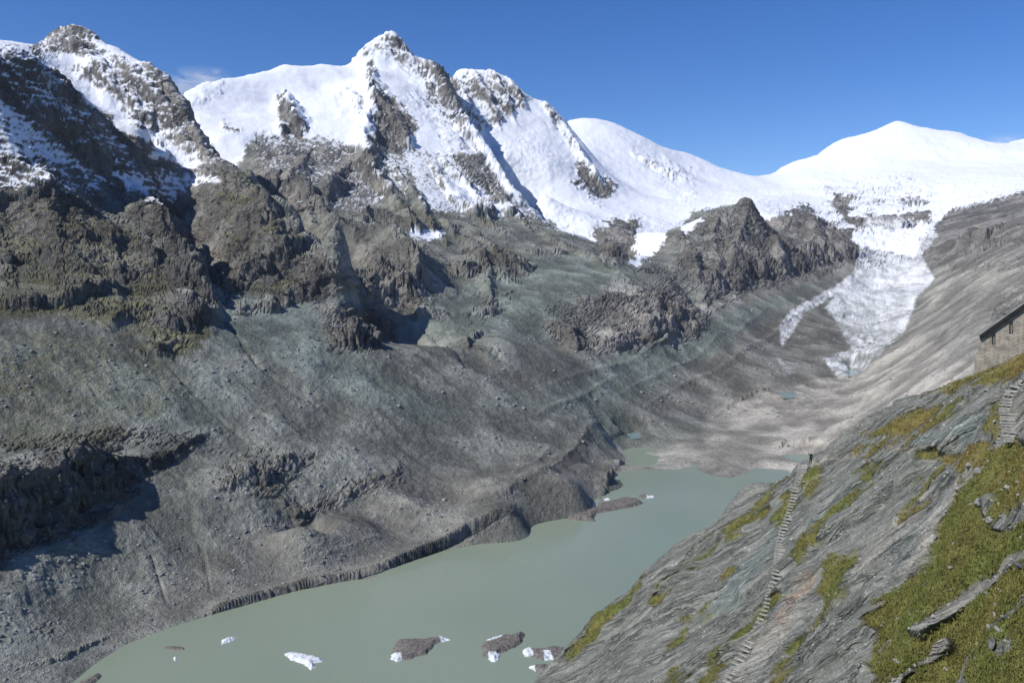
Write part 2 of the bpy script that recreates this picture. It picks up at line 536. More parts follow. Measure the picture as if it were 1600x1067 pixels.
for q_ in ('340,300,4 360,350,12 350,410,8', '400,310,4 410,360,10 400,420,6', '50,300,4 80,380,12 100,450,6', '140,320,4 170,390,14 190,450,6', '-40,300,4 0,380,10 20,450,5'):
    ridge(q_, 1.6)
for q_ in ('1060,365,4 1080,400,12 1090,450,6', '1165,325,3 1160,350,10 1150,400,14 1140,440,6', '1120,335,4 1115,380,12 1120,430,6', '1200,360,4 1215,400,14 1220,425,4', '1262,340,5 1275,370,16 1285,400,8'):
    ridge(q_, 1.3)
for q_ in ('330,290,8 370,310,34 400,350,40 420,400,34 430,440,10', '560,360,8 600,400,34 635,440,38 650,470,12', '0,250,10 60,320,40 110,400,44 140,460,20 160,520,6', '200,320,8 245,400,36 290,470,34 320,520,8',
           '730,360,6 770,400,22 790,440,10', '900,470,5 960,480,18 1030,485,22 1080,505,8', '470,320,6 520,360,26 560,410,16'):
    ridge(q_, 2.6)
ridge('200,300,8 238,345,34 272,392,40 303,450,38 325,505,10', 1.15)
ridge('262,300,-4 295,350,-22 322,410,-26 340,470,-16 352,520,-4', 1.6)
# moraine crests, furrows and scree channels
for q_ in ('590,822,1 680,800,4 770,775,6 850,735,8 905,695,9 935,660,2', '640,800,1 720,770,3 800,740,4 860,700,4', '480,880,1 560,850,3 650,820,3', '760,660,1 840,650,4 900,625,4 960,590,2', '860,600,1 950,575,4 1040,530,4 1120,490,1', '1000,640,1 1070,600,3 1150,560,4 1230,500,3 1290,460,1', '960,620,1 1040,580,3 1110,540,3 1200,480,1', '330,600,1 400,640,3 470,680,3 560,700,1'):
    ridge(q_, 2.4)
for q_ in ('630,480,-1 680,530,-4 730,575,-5 790,592,-3 860,600,-1', '350,500,-2 400,570,-5 470,620,-4 560,665,-3 650,690,-1', '690,500,-1 730,550,-3 780,580,-1', '240,540,-1 290,600,-4 350,660,-3 400,700,-1', '560,780,-1 640,790,-3 740,785,-3 830,745,-3 890,700,-1', '220,830,-1 240,880,-4 260,940,-3', '300,820,-1 320,870,-4 330,930,-2', '1120,650,-1 1190,640,-2 1260,615,-1'):
    ridge(q_, 1.6)
cliff('-120,960,190 0,882,165 60,850,140 130,822,128 190,782,108 222,755,75 245,735,40 280,708,26 330,680,5', 2.2, .42, .30, gain=.86, steps=((.8, 0), (.2, .6)), chim=.4)
cliff('340,768,10 380,768,36 420,758,44 450,746,38 490,712,8')
cliff('15,1032,2 55,1044,9 105,1032,12 150,1008,9 190,985,2')
cliff('440,800,3 470,815,14 500,790,3')
cliff('500,790,3 560,770,9 620,735,3')
cliff('-100,180,95 0,150,78 45,185,74 100,235,70 160,272,58 205,302,40 230,330,20', 1.4, .3, .4)
cliff('-100,350,22 0,345,24 60,350,28 120,340,24 190,350,6')
cliff('-100,420,30 0,425,30 60,418,32 110,412,34 150,405,26 180,395,6')
cliff('-100,480,34 0,482,32 50,482,36 110,485,36 160,470,30 200,455,8')
cliff('170,440,8 200,445,34 250,442,36 268,425,10')
cliff('180,510,8 220,505,44 270,520,46 310,520,40 340,505,12')
cliff('205,545,5 230,562,26 268,556,20 275,535,4')
cliff('330,450,10 350,456,50 390,452,55 430,440,50 455,415,30 485,385,10')
cliff('380,400,10 400,385,46 440,385,50 475,385,40 490,372,8')
cliff('375,494,6 400,493,30 440,490,34 460,478,36 500,456,32 535,452,30 556,446,10')
cliff('500,510,12 520,541,50 560,550,58 600,544,56 618,528,40 622,500,10')
cliff('555,440,10 575,472,55 612,483,72 650,478,70 676,455,50 684,425,10')
cliff('640,490,5 660,500,18 692,490,5')
cliff('690,420,5 718,432,30 745,436,36 765,424,26 800,430,34 826,433,32 842,416,6')
cliff('764,455,5 785,463,18 803,455,4')
cliff('735,485,5 755,494,24 782,488,8')
cliff('715,540,8 735,544,32 760,520,12')
cliff('818,395,5 850,402,24 895,395,6')
cliff('840,500,5 860,522,34 900,548,26 950,550,22 1000,540,26 1050,533,28 1090,520,24 1104,500,8')
cliff('670,260,10 700,320,40 740,345,36 790,340,30')
cliff('540,360,6 600,352,40 660,368,40 710,360,16')
cliff('395,300,8 430,322,46 480,322,50 530,312,40 560,290,10')
cliff('925,375,5 940,402,30 965,402,28')
cliff('970,400,10 985,392,34 1000,380,8')
cliff('1105,480,8 1130,462,40 1180,445,50 1230,432,45 1290,418,40 1335,405,30')
cliff('435,215,5 452,214,34 476,208,26 480,195,4')
cliff('1290,345,6 1350,350,34 1400,358,40 1450,352,30 1475,330,6', gain=.4)
cliff('1395,318,4 1425,324,16 1458,318,4')
cliff('1440,395,8 1480,400,46 1530,395,40 1570,370,10')
# ice cliff along the near shore
cliff('320,963,4 345,955,10 400,940,13 480,918,13 560,904,12 600,891,13 660,870,15 700,855,16 730,838,18 770,815,14 800,803,4', 3.0, .20, .06, gain=1.2, steps=((1, 0),), chim=.0, even=True)
cliff('938,790,8 950,765,16 960,742,18 975,722,8', 2.0, .1, .15, steps=((1, 0),), chim=.3)
cliff('1218,700,6 1228,697,14 1260,693,15 1284,692,10 1290,690,2', 3, .1, .15, steps=((1, 0),))
cliff('1305,672,3 1325,664,9 1345,655,7 1365,648,9 1388,636,3', 3, .12, .4, steps=((1, 0),))
cliff('955,684,6 975,676,16 1000,672,15 1008,676,3', 3, .1, .15, steps=((1, 0),))
cliff('1110,655,2 1150,630,7 1190,612,8 1230,604,2', 3, .2, .5, steps=((1, 0),))

# meltwater pools: a level basin for each
POOLS = []
POOLM = np.zeros(Xg.shape)
pxq, pyq = proj(Xg, Yg, Zg)
for s_, lb in (('1214,613 1225,610 1240,611 1249,614 1240,620 1225,621', 'small turquoise meltwater pool among pale ice mounds'),
               ('1318,578 1330,575 1346,578 1343,585 1326,587', 'small blue meltwater pool under the glacier snout'),
               ('975,677 990,674 1004,675 1003,683 985,685', 'turquoise pool beneath the dark ice arch by the lake')):
    poly = np.array([tuple(float(v) for v in r_.split(',')) for r_ in s_.split()])
    c_ = poly.mean(0)
    p0 = hit(c_[0], c_[1] + 2)
    z0 = max(p0[2], LAKE + 2.5)
    W_ = np.array([onz(a_, b_, z0) for a_, b_ in poly])
    big_ = c_ + (poly - c_) * 1.0
    sel = (np.abs(Xg - W_[:, 0].mean()) < 200) & (np.abs(Yg - W_[:, 1].mean()) < 300)
    sdp = poly_sd(W_[:, :2], Xg[sel], Yg[sel])
    k_ = sstep(-25, 6, sdp)
    Zg[sel] = Zg[sel] * (1 - k_) + (z0 - 2.0 * sstep(-2, 8, sdp)) * k_
    POOLM[sel] = np.maximum(POOLM[sel], k_)
    POOLS.append((W_, z0, lb))
NOR = grid_normals(Xg, Yg, Zg)
PX, PY = proj(Xg, Yg, Zg)
e1 = fbm(Xg / 90, Yg / 90, Zg / 90, 3, .6, seed=31)
e2 = fbm(Xg / 22, Yg / 22, Zg / 22, 3, .6, seed=32)
EDGE = (e1 * 0.6 + e2 * 0.6) * np.clip(1.0, 0, 1)

def region(polys, w=5.0, edge=14.0):
    """union of picture-digitised outlines laid on the terrain: (outline, value, nearest, farthest)"""
    out = np.zeros(Xg.shape)
    for s, val, ya, yb in polys:
        poly = [tuple(float(v) for v in r.split(',')) for r in s.split()]
        pa = np.array(poly)
        sel = (PX > pa[:, 0].min() - 30) & (PX < pa[:, 0].max() + 30) & (PY > pa[:, 1].min() - 30) & (PY < pa[:, 1].max() + 30) & (Yg > ya) & (Yg < yb)
        sd = poly_sd(poly, PX[sel], PY[sel]) + EDGE[sel] * edge
        out[sel] = np.maximum(out[sel], val * sstep(-w, w, sd))
    return out

#@@MASKS
INF = 1e9
snow_polys = [
    ('1100,690 1101,690 1101,691', .0, 0, 1),
    # left mountain
    ('60,20 160,20 300,100 330,190 340,250 300,270 250,250 215,235 170,190 120,150 60,100', .44, 1990, 2900),
    ('60,95 115,85 160,90 150,105 100,105 60,110', 1.0, 1990, 2900),
    ('130,60 150,60 175,82 150,80', 1.0, 1990, 2900),
    ('110,130 160,140 190,165 170,175 130,165', .95, 1990, 2900),
    ('165,185 215,200 255,215 240,222 190,215', 1.0, 1900, 2900),
    ('230,240 260,235 265,250 240,250', .8, 1900, 2900),
    ('-130,55 40,60 110,140 200,230 230,260 190,270 100,215 0,130 -130,120', .40, 1500, 2600),
    ('-130,140 0,152 60,195 120,250 180,292 120,270 60,245 0,240 -130,235', .56, 1200, 2100), ('-130,230 0,230 100,260 170,300 100,300 0,295 -130,290', .34, 1200, 2100),
    ('170,268 240,262 330,275 350,285 280,300 270,320 200,300', .60, 1500, 2400),
    # central massif
    ('285,100 350,80 550,50 600,20 640,60 680,170 720,190 745,230 735,250 700,240 660,232 640,228 600,225 575,235 550,225 500,215 440,215 400,210 385,230 370,262 420,310 480,335 470,345 420,330 380,290 330,230 290,160', 1.0, 2500, 4700),
    ('540,100 602,40 700,120 730,180 760,250 700,230 640,130', .72, 3300, 4700),
    ('390,200 480,205 560,215 640,215 640,300 560,330 500,320 420,320', .20, 2300, 3300),
    ('620,215 700,225 760,245 830,335 760,345 660,320', .31, 2500, 3700), ('690,280 730,285 765,300 740,315 700,305', .8, 2500, 3700),
    ('640,360 690,362 680,370 640,370', .8, 2000, 3000),
    # far ice
    ('690,60 900,130 1170,245 1210,220 1400,140 1740,150 1740,300 1560,310 1480,330 1460,350 1430,400 1380,390 1330,380 1260,370 1200,345 1140,320 1080,330 1040,375 1010,400 985,390 950,385 910,380 850,345 800,310 740,230', 1.0, 3320, INF),
    ('800,310 1000,330 1040,370 1030,385 1010,405 985,390 950,385 910,380 850,345', 1.0, 2850, 3700),
    ('1065,355 1085,340 1092,345 1072,362', .95, 2800, 3800),
    ('500,388 530,398 520,405', .8, 1700, 2400),
    ('985,408 1005,395 1010,402 995,415', .8, 2300, 3200),
]
bare_polys = [
    ('75,40 140,40 165,75 140,86 110,84 78,80', .45, 2300, 2900), ('225,100 270,130 330,220 370,262 330,262 280,200', .5, 2100, 2700),
    ('548,97 602,35 665,100 700,160 650,120 600,84', .52, 3900, 4500), ('60,62 100,58 90,80 50,90', .4, 2300, 2800),
    # rock showing through the snow
    ('432,152 445,150 480,205 470,218 440,210', .9, 3000, 4200),
    ('520,150 560,130 580,150 560,185 530,190', .42, 3200, 4400),
    ('580,92 586,105 582,120 600,140 625,165 660,195 645,215 625,232 605,228 590,240 578,255 568,240 580,195 588,165 576,140 574,110', .9, 2900, 4250), ('395,225 410,215 428,235 445,212 465,222 480,238 510,220 535,240 560,238 575,250 600,300 560,330 500,330 440,330 405,290', .55, 2300, 3700),
    ('350,195 372,205 368,215 348,205', .9, 2900, 3700),
    ('640,150 680,130 720,180 760,250 800,310 770,320 740,290 700,240 660,180', .52, 3000, 4300),
    ('650,95 700,110 735,195 715,200 680,140', .6, 3700, 4500),
    ('600,60 640,85 690,150 660,140 620,100', .40, 3900, 4500),
    ('290,130 350,124 340,150 300,165', .5, 3000, 4000),
    ('720,200 735,185 760,200 750,212', .5, 4000, 5200),
    ('700,120 760,108 830,140 820,170 780,190 760,210 720,190', .52, 4200, 5200),
    ('895,285 905,250 930,270 962,290 955,310 935,315 910,300', .8, 3500, 5200),
    ('850,160 890,205 905,245 890,240 860,190', .55, 3500, 5200),
    ('990,235 1040,250 1090,265 1085,285 1050,290 1000,255', .55, 4000, 6500),
    ('1060,300 1085,300 1085,318 1062,312', .6, 3500, 6000),
    ('925,345 950,350 965,345 1000,345 990,390 960,410 930,390', .95, 2400, 4200),
    ('830,330 900,345 910,375 860,350', .35, 2800, 4200),
    ('1280,285 1340,280 1400,275 1455,290 1465,330 1440,350 1400,355 1350,350 1330,400 1300,370 1285,320', .64, 3500, 6500),
    ('1300,300 1335,305 1330,335 1400,338 1450,325 1460,350 1410,362 1335,362 1300,330', .95, 3500, 6500),
    ('1395,310 1420,305 1460,312 1458,325 1410,325', .8, 3500, 6500),
    ('1230,330 1262,320 1290,345 1330,360 1340,410 1250,430 1200,400 1200,350', 1.0, 2800, 5200),
    ('1440,370 1490,330 1540,320 1600,300 1740,290 1740,420 1560,420 1440,410', .85, 2000, 5000),
    ('1525,218 1545,232 1500,232', .3, 6000, 7500),
]
ice_polys = [
    ('1350,345 1450,345 1465,370 1440,400 1460,435 1430,470 1415,515 1380,545 1350,580 1310,590 1285,560 1330,545 1300,490 1290,480 1330,430 1345,390', 1.0, 1500, 5000),
    ('1338,425 1325,450 1290,470 1255,490 1240,520 1222,542 1215,510 1235,485 1290,455', 1.0, 2000, 4200),
    ('1215,560 1240,565 1245,590 1225,585', .5, 1700, 2600),
]
rock_polys = [
    ('540,100 602,30 700,100 860,130 900,220 960,310 900,300 800,230 740,200 640,130', .9, 3000, 5300), ('970,230 1100,260 1090,300 1000,270', .8, 4000, 6500),
    ('560,385 640,375 685,400 682,470 640,485 590,478 560,445', .9, 0, 2600), ('690,395 760,380 840,390 842,430 800,438 740,440 700,430', .85, 0, 2700),
    ('395,250 430,215 500,225 560,240 580,260 560,320 500,335 440,335', .8, 2200, 3600), ('600,330 700,345 720,370 620,370', .6, 0, 3000), ('570,140 600,180 650,200 640,235 590,250 570,230', .9, 2500, 4300),
    ('650,110 690,130 800,310 770,330 690,240', .8, 2500, 4400), ('820,375 895,365 930,390 900,405 830,402', .6, 0, 3200),
    ('-130,40 0,60 115,40 270,120 370,260 530,412 560,420 560,450 460,480 380,495 345,460 330,500 270,560 200,500 0,480 -130,490', 1.0, 0, 2900),
    ('-130,690 0,690 210,665 330,680 250,740 130,830 0,890 -130,960', 1.0, 0, 1500),
    ('330,700 480,700 500,715 440,770 480,800 500,770 620,730 630,750 500,800 470,820 430,780 340,770', .8, 0, 1500),
    ('495,485 540,478 615,500 625,535 560,555 510,545', 1.0, 0, 2200),
    ('420,310 560,230 700,230 830,330 940,390 900,410 840,380 840,440 760,440 690,430 680,480 600,490 560,460 500,400', .42, 0, 4000),
    ('650,480 700,485 690,502 650,502', .8, 0, 2400), ('735,465 785,460 805,450 800,470 760,500 720,550 715,520', .8, 0, 2400),
    ('850,480 960,440 1040,430 1100,480 1105,505 1090,525 950,555 900,555 850,520', .95, 0, 2900),
    ('1000,400 1060,350 1170,300 1250,350 1340,360 1345,405 1290,425 1180,450 1110,490 1030,470 990,430', 1.0, 2200, 5200),
    ('430,150 480,150 760,110 1740,260 1740,330 1600,345 1540,420 1440,410 1330,420', .9, 3000, INF),
    ('1540,480 1600,440 1620,500 1560,510', .6, 800, 2600),
    ('10,990 100,960 190,955 190,985 100,1030 30,1040', .5, 0, 900),
]
moss_polys = [
    ('-130,290 0,290 90,300 200,360 260,430 330,520 260,580 200,540 100,490 0,500 -130,500', .75, 0, 1700),
    ('330,280 390,268 440,330 480,380 440,440 380,460 340,440', .7, 1500, 2300),
    ('380,470 420,440 500,422 550,425 500,430 440,455', .9, 1500, 2000),
    ('560,250 590,260 600,300 700,340 690,375 600,330', .5, 1900, 3400),
    ('-130,600 0,610 90,640 200,660 180,690 0,700 -130,700', .5, 0, 1500),
    ('-130,500 200,530 300,600 240,660 120,660 -130,640', .5, 0, 1500),
    ('400,755 440,745 460,765 420,775', .8, 0, 1300),
    ('730,385 800,385 830,410 760,400', .5, 1700, 2500),
]
light_polys = [   # pale sand coloured moraine and silt
    ('1100,690 1110,650 1200,605 1340,585 1440,500 1440,520 1500,560 1740,560 1740,700 1500,720 1250,740 1160,745 1090,730', 1.0, 0, 3200), ('1350,600 1440,480 1480,400 1600,330 1740,300 1740,640 1450,640', .5, 0, 3600),
    ('1010,720 1060,690 1150,690 1260,700 1220,735 1140,748', .8, 0, 1800),
    ('960,440 1100,480 1180,450 1330,410 1330,425 1150,480 1100,500 1050,530 900,550 870,540', .55, 1600, 3400),
    ('560,400 680,390 690,450 600,480', .4, 1500, 2400),
    ('960,700 1010,710 1000,735 975,725', .6, 0, 1500),
]
brown_polys = [   # brownish moraine debris
    ('430,800 620,740 760,730 900,700 980,720 950,770 880,810 760,850 600,890 400,930 300,960 200,1000 100,1060 240,930', .8, 0, 1500),
    ('740,560 900,560 960,560 860,640 720,660', .5, 1100, 2000),
    ('1180,500 1290,450 1330,430 1300,480 1330,545 1280,600 1130,640 1000,660', .9, 1500, 3400),
]
dark_polys = [  # dark cliff rock, with the shade of the walls painted into its tone
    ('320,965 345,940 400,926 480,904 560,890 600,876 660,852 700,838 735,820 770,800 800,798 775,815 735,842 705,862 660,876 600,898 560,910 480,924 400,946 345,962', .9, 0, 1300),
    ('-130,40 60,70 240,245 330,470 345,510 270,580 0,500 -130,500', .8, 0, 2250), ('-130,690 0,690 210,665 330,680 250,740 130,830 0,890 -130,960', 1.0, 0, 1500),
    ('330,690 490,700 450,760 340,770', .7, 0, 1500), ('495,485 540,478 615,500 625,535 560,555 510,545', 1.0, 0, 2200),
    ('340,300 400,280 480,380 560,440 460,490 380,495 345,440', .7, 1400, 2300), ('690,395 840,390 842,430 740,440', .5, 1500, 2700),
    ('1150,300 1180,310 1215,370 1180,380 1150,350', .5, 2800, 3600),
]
teal_polys = [    # greenish schist scree
    ('380,470 480,470 520,540 700,640 800,610 920,570 1100,500 1180,470 1290,440 1240,480 1130,540 990,620 900,650 800,640 650,660 500,600 400,540', .9, 0, 3400),
    ('800,400 900,400 1000,440 900,470 860,540 760,520 690,540 640,500', .7, 1500, 2900),
    ('320,430 345,470 400,530 350,560 310,480', .8, 0, 2000),
    ('910,630 970,640 990,680 960,700 930,680', 1.0, 0, 2000),
    ('0,540 260,560 420,600 320,680 100,640', .4, 0, 1600),
]
SN = region(snow_polys, 7, 16); BARE = region(bare_polys, 6, 25)
IC = region(ice_polys, 2.5, 6); RK = region(rock_polys, 6, 16); MS = region(moss_polys, 9, 22)
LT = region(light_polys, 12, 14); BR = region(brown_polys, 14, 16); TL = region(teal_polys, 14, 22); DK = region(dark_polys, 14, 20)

# relief: broken rock, scree chutes, wind-blown snow, debris ridges
shore_fade = sstep(2.0, 30.0, Zg - LAKE)
steep = 1 - NOR[..., 2]
rock_amt = np.clip(RK * (0.16 + 1.25 * steep) * (1 - SN * (1 - BARE) * .75) + BARE * .95 * (SN > .3), 0, 1.2)
sc = np.clip(Yg / 1500.0, .7, 1.7)               # larger forms farther up the massif
w1 = fbm(Xg / 260, Yg / 260, Zg / 200, 2, .5, seed=41) * 60
w2 = fbm(Xg / 40, Yg / 40, Zg / 40, 3, .6, seed=44) * 14
r1 = fbm((Xg + w1) / (170 * sc), (Yg - w1) / (170 * sc), Zg / (260 * sc), 6, .56, seed=42, ridged=True)
def cracks(f, zs, seed, p_=3.0):
    return -(1 - np.abs(noise((Xg + w2 + Zg * .55) / f, (Yg - w2 - Zg * .45) / f, (Zg + Xg * .25) / zs, seed=seed)) * 1.6).clip(0, 1) ** p_
ck = cracks(70 * sc, 95 * sc, 57) * 12 * sc + cracks(28 * sc, 34 * sc, 58) * 6 * sc + cracks(12, 13, 59) * 3.0 + cracks(5.5, 6, 60, 2.0) * 1.5
r2 = fbm(Xg / 34, Yg / 34, Zg / 20, 5, .64, seed=51)
zz = (Zg + Xg * .14 + w2 * .9 + w1 * .4) / 15.0
led = zz - np.floor(zz)
strata = np.where(led < .78, led / .78, (1 - led) / .22) - .5
DR = rock_amt * (r1 * 15 * sc + r2 * 5.5 + ck * .75 + strata * 5.0)
along = 0.62 * Xg + 0.78 * Yg
across = -0.78 * Xg + 0.62 * Yg
chute = fbm((along + 16 * e1) / 16, across / 260, None, 4, .6, seed=71)
s1 = fbm(Xg / 60, Yg / 60, None, 5, .55, seed=75)
s2 = fbm(Xg / 9, Yg / 9, Zg / 9, 3, .6, seed=78)
s3 = fbm(Xg / 3.6, Yg / 3.6, Zg / 3.6, 2, .6, seed=79)
ridge_lines = fbm((across + 22 * e1) / 34, along / 420, None, 4, .6, seed=81)
scree_amt = np.clip(1 - rock_amt, 0, 1) * (1 - SN) * shore_fade
rightside = sstep(0, 250, (Xg - .42 * Yg) - 150) * sstep(900, 1200, Yg)
chute2 = fbm((.93 * Yg + .35 * Xg + 25 * e1) / 34, (Xg - .3 * Yg) / 500, None, 4, .62, seed=73)
up = sstep(40, 220, across - 505) * (1 - LT)
chute3 = fbm((along + 40 * e1) / 55, across / 600, None, 3, .55, seed=72, ridged=True)
DS = scree_amt * (s1 * 4.5 + s2 * 1.9 + s3 * .3 + (chute * 1.5 + chute3 * 1.0) * up + ridge_lines * 4.0 * (1 - up) * (1 - rightside) + chute2 * 9 * rightside)
sn1 = fbm(Xg / 320, Yg / 320, Zg / 320, 4, .5, seed=91)
sn2 = fbm(Xg / 60, Yg / 60, Zg / 30, 3, .55, seed=95, ridged=True)
DSn = SN * (1 - BARE) * (sn1 * 22 + sn2 * 3.0)
crev = fbm((Xg + 60 * e1) / 120, (Yg + 80 * e1) / 26, None, 3, .6, seed=99, ridged=True)
crev2 = fbm((Xg + 30 * e1) / 40, (Yg + 50 * e1) / 14, None, 3, .6, seed=98, ridged=True)
DI = IC * (crev * 5 + crev2 * 3.5 + e2 * 3)
sil = np.clip((Yg - 300) / 400, .15, 1)
CRV = region([(q_, 1.0, 2500, INF) for q_ in ('740,225 830,215 880,250 860,290 780,280', '830,300 900,330 920,370 860,345', '1140,300 1230,300 1280,330 1210,345', '960,340 1060,350 1020,400 980,390', '1340,360 1420,360 1420,400 1340,400', '1470,290 1600,270 1600,305 1500,325')], 14, 20)
DSn = DSn + CRV * SN * (fbm((Xg + 50 * e1) / 46, (Yg + 60 * e1) / 40, Zg / 22, 4, .65, seed=93, ridged=True) * 9)
D = (DR * shore_fade + DS + DSn + DI) * sil * (1 - POOLM)
X2 = Xg + NOR[..., 0] * D
Y2 = Yg + NOR[..., 1] * D
Z2 = Zg + NOR[..., 2] * D
N2 = grid_normals(X2, Y2, Z2)

# cover: fresh snow keeps to gentle ground and hollows, rock shows on steep or proud faces
nzv = N2[..., 2]
rel = D / (20 * sc)
fine = fbm(X2 / 16, Y2 / 16, Z2 / 9, 3, .65, seed=101)
snowiness = SN * (1 - .98 * BARE) * 1.55 - .52
streak = fbm(X2 / 7 + Z2 / 40, Y2 / 30, Z2 / 60, 4, .65, seed=104)
part = (SN > .05) * (SN < .9)
snow = sstep(-.16, .16, part * streak * .55 + snowiness + (nzv - .72) * 1.1 * (1 - .6 * (SN > .9) * (BARE < .1)) - rel * .25 + fine * .55 * (1 - .7 * (SN > .9) * (BARE < .1)))
snow = snow * (SN > .02)
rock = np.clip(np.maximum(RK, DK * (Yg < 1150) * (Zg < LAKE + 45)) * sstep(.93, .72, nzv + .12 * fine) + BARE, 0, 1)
moss = np.clip(MS * sstep(.62, .85, nzv + .1 * fine + .15 * e1) * (.75 + .9 * e1 + .6 * fine) * 1.35, 0, 1) * (1 - snow)
dirt = sstep(430, 590, PY)
ice = np.clip(IC * (1 + .4 * fine) - dirt * sstep(-.05, .3, crev2 * .8 + .5 * e1 + .6 * fine) * .75 - .35 * sstep(.1, .5, fbm((Xg + 40 * e1) / 18, Yg / 160, None, 3, .6, seed=96)), 0, 1)
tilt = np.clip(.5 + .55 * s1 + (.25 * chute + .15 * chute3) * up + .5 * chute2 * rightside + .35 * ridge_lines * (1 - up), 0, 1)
m1 = np.stack([snow, rock, moss, ice], -1).reshape(-1, 4)
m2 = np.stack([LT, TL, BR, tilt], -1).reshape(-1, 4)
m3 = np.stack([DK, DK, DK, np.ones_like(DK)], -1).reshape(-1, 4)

#@@MAT
t = NT('terrain')
a1 = t.attr('cover'); a2 = t.attr('tone')
n_big = t.noise(0.012, 5, .6)
n_mid = t.noise(0.07, 5, .62)
n_fin = t.noise(0.45, 4, .65)
scree = t.mix(t.range(n_mid, .3, .7), (.140, .147, .127), (.215, .223, .193))
scree = t.mix(t.math('MULTIPLY', a2[1], .75), scree, t.mix(t.range(n_mid, .3, .7), (.142, .178, .152), (.220, .260, .225)))
scree = t.mix(t.math('MULTIPLY', a2[2], .8), scree, t.mix(t.range(n_mid, .3, .7), (.146, .142, .124), (.212, .204, .178)))
scree = t.mix(t.math('MULTIPLY', a2[0], .85), scree, t.mix(t.range(n_mid, .3, .7), (.318, .298, .258), (.446, .420, .368)))
rockc = t.mix(t.range(n_big, .35, .65), (.125, .122, .116), (.185, .168, .146))
rockc = t.mix(t.range(n_mid, .35, .7), rockc, (.225, .222, .212))
rockc = t.mix(t.math('MULTIPLY', a2[0], .5), rockc, (.27, .245, .215))
rockc = t.mix(t.math('MULTIPLY', t.attr('dark')[0], .85), rockc, t.mix(t.range(n_mid, .35, .7), (.062, .060, .058), (.105, .098, .088)))  # darker rock colour that also carries the cliffs' shade
c = t.mix(a1[1], scree, rockc)
c = t.mix(t.math('MULTIPLY', a1[2], .85, True), c, t.mix(t.range(n_mid, .35, .65), (.078, .080, .036), (.125, .117, .056)))
# scattered pale and dark stones
stones = t.math('MULTIPLY', t.range(t.noise(.25, 2, .5), .64, .70), .55)
c = t.mix(stones, c, (.33, .33, .32))
c = t.mul(c, t.range(n_fin, .25, .75, .80, 1.22))
c = t.mul(c, t.range(n_big, .3, .7, .84, 1.14))
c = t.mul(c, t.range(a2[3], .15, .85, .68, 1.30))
icec = t.mix(t.range(t.noise(.02, 5, .6, None, ((1, .35, 1), (0, 0, -.3))), .35, .62), (.40, .42, .44), (.74, .76, .78))
c = t.mix(a1[3], c, icec)
c = t.mix(a1[0], c, (.70, .73, .78))
t.set('Base Color', c)
t.set('Roughness', .88)
hgt = t.math('ADD', t.math('MULTIPLY', n_fin, .55), t.noise(.16, 4, .6))
def voro(sc_, rnd=1.0):
    v = t.t.nodes.new('ShaderNodeTexVoronoi'); v.inputs['Scale'].default_value = sc_; v.inputs['Randomness'].default_value = rnd
    ad = t.t.nodes.new('ShaderNodeVectorMath'); ad.operation = 'MULTIPLY_ADD'
    nn = t.t.nodes.new('ShaderNodeTexNoise'); nn.inputs['Scale'].default_value = sc_ * .8; nn.inputs['Detail'].default_value = 3
    t.t.links.new(t.geo, nn.inputs['Vector']); t.t.links.new(nn.outputs['Color'], ad.inputs[0])
    ad.inputs[1].default_value = (.9 / sc_,) * 3; t.t.links.new(t.geo, ad.inputs[2]); t.t.links.new(ad.outputs[0], v.inputs['Vector'])
    return v.outputs['Distance']
vh = t.math('ADD', t.math('MULTIPLY', voro(.035), 14.0), t.math('ADD', t.math('MULTIPLY', voro(.11), 5.0), t.math('MULTIPLY', voro(.28), 1.6)))
vh = t.math('MULTIPLY', vh, a1[1])
hall = t.math('ADD', vh, t.math('MULTIPLY', hgt, 4.0))
t.bump(hall, 1.0, t.math('SUBTRACT', 1.0, t.math('MULTIPLY', a1[0], .85)))
terrain_mat = t.mat

co = np.stack([X2, Y2, Z2], -1).reshape(-1, 3)
ii = np.arange(NU * NV).reshape(NU, NV)
quads = np.stack([ii[:-1, :-1], ii[1:, :-1], ii[1:, 1:], ii[:-1, 1:]], -1).reshape(-1, 4)
fx = PX[:-1, :-1].ravel(); fy = PY[:-1, :-1].ravel(); fY = Yg[:-1, :-1].ravel()
fIC = IC[:-1, :-1].ravel(); fZ = Zg[:-1, :-1].ravel()

def inpoly(s, ya=0, yb=INF):
    poly = [tuple(float(v) for v in r.split(',')) for r in s.split()]
    return (poly_sd(poly, fx, fy) > 0) & (fY > ya) & (fY < yb)

hard = ((RK + BARE)[:-1, :-1].ravel() > .4) & (snow[:-1, :-1].ravel() < .4)
lab = np.zeros(len(quads), int)                       # 0 = scree slope and moraine of the valley
lab[inpoly('-400,-400 600,-400 420,250 530,412 560,440 480,480 340,500 250,540 0,500 -400,560', 1300, 2950)] = 1
lab[(fY > 2050) & inpoly('250,-400 2200,-400 2200,-100 690,60 700,125 740,215 815,326 990,430 900,440 600,400 520,400 440,330', 2050, 4600)] = 2
lab[inpoly('690,-400 2200,-400 2200,340 1440,400 1340,400 1190,340 1040,385 990,400 815,330 700,140', 2950)] = 3
lab[inpoly('990,400 1040,350 1170,290 1260,330 1345,360 1345,410 1180,450 1110,490 990,440', 2300, 4300)] = 4
lab[inpoly('1465,430 1440,405 1440,350 1600,290 2200,200 2200,900 1300,760 1350,590', 0, 5000)] = 5
lab[fIC > .5] = 6
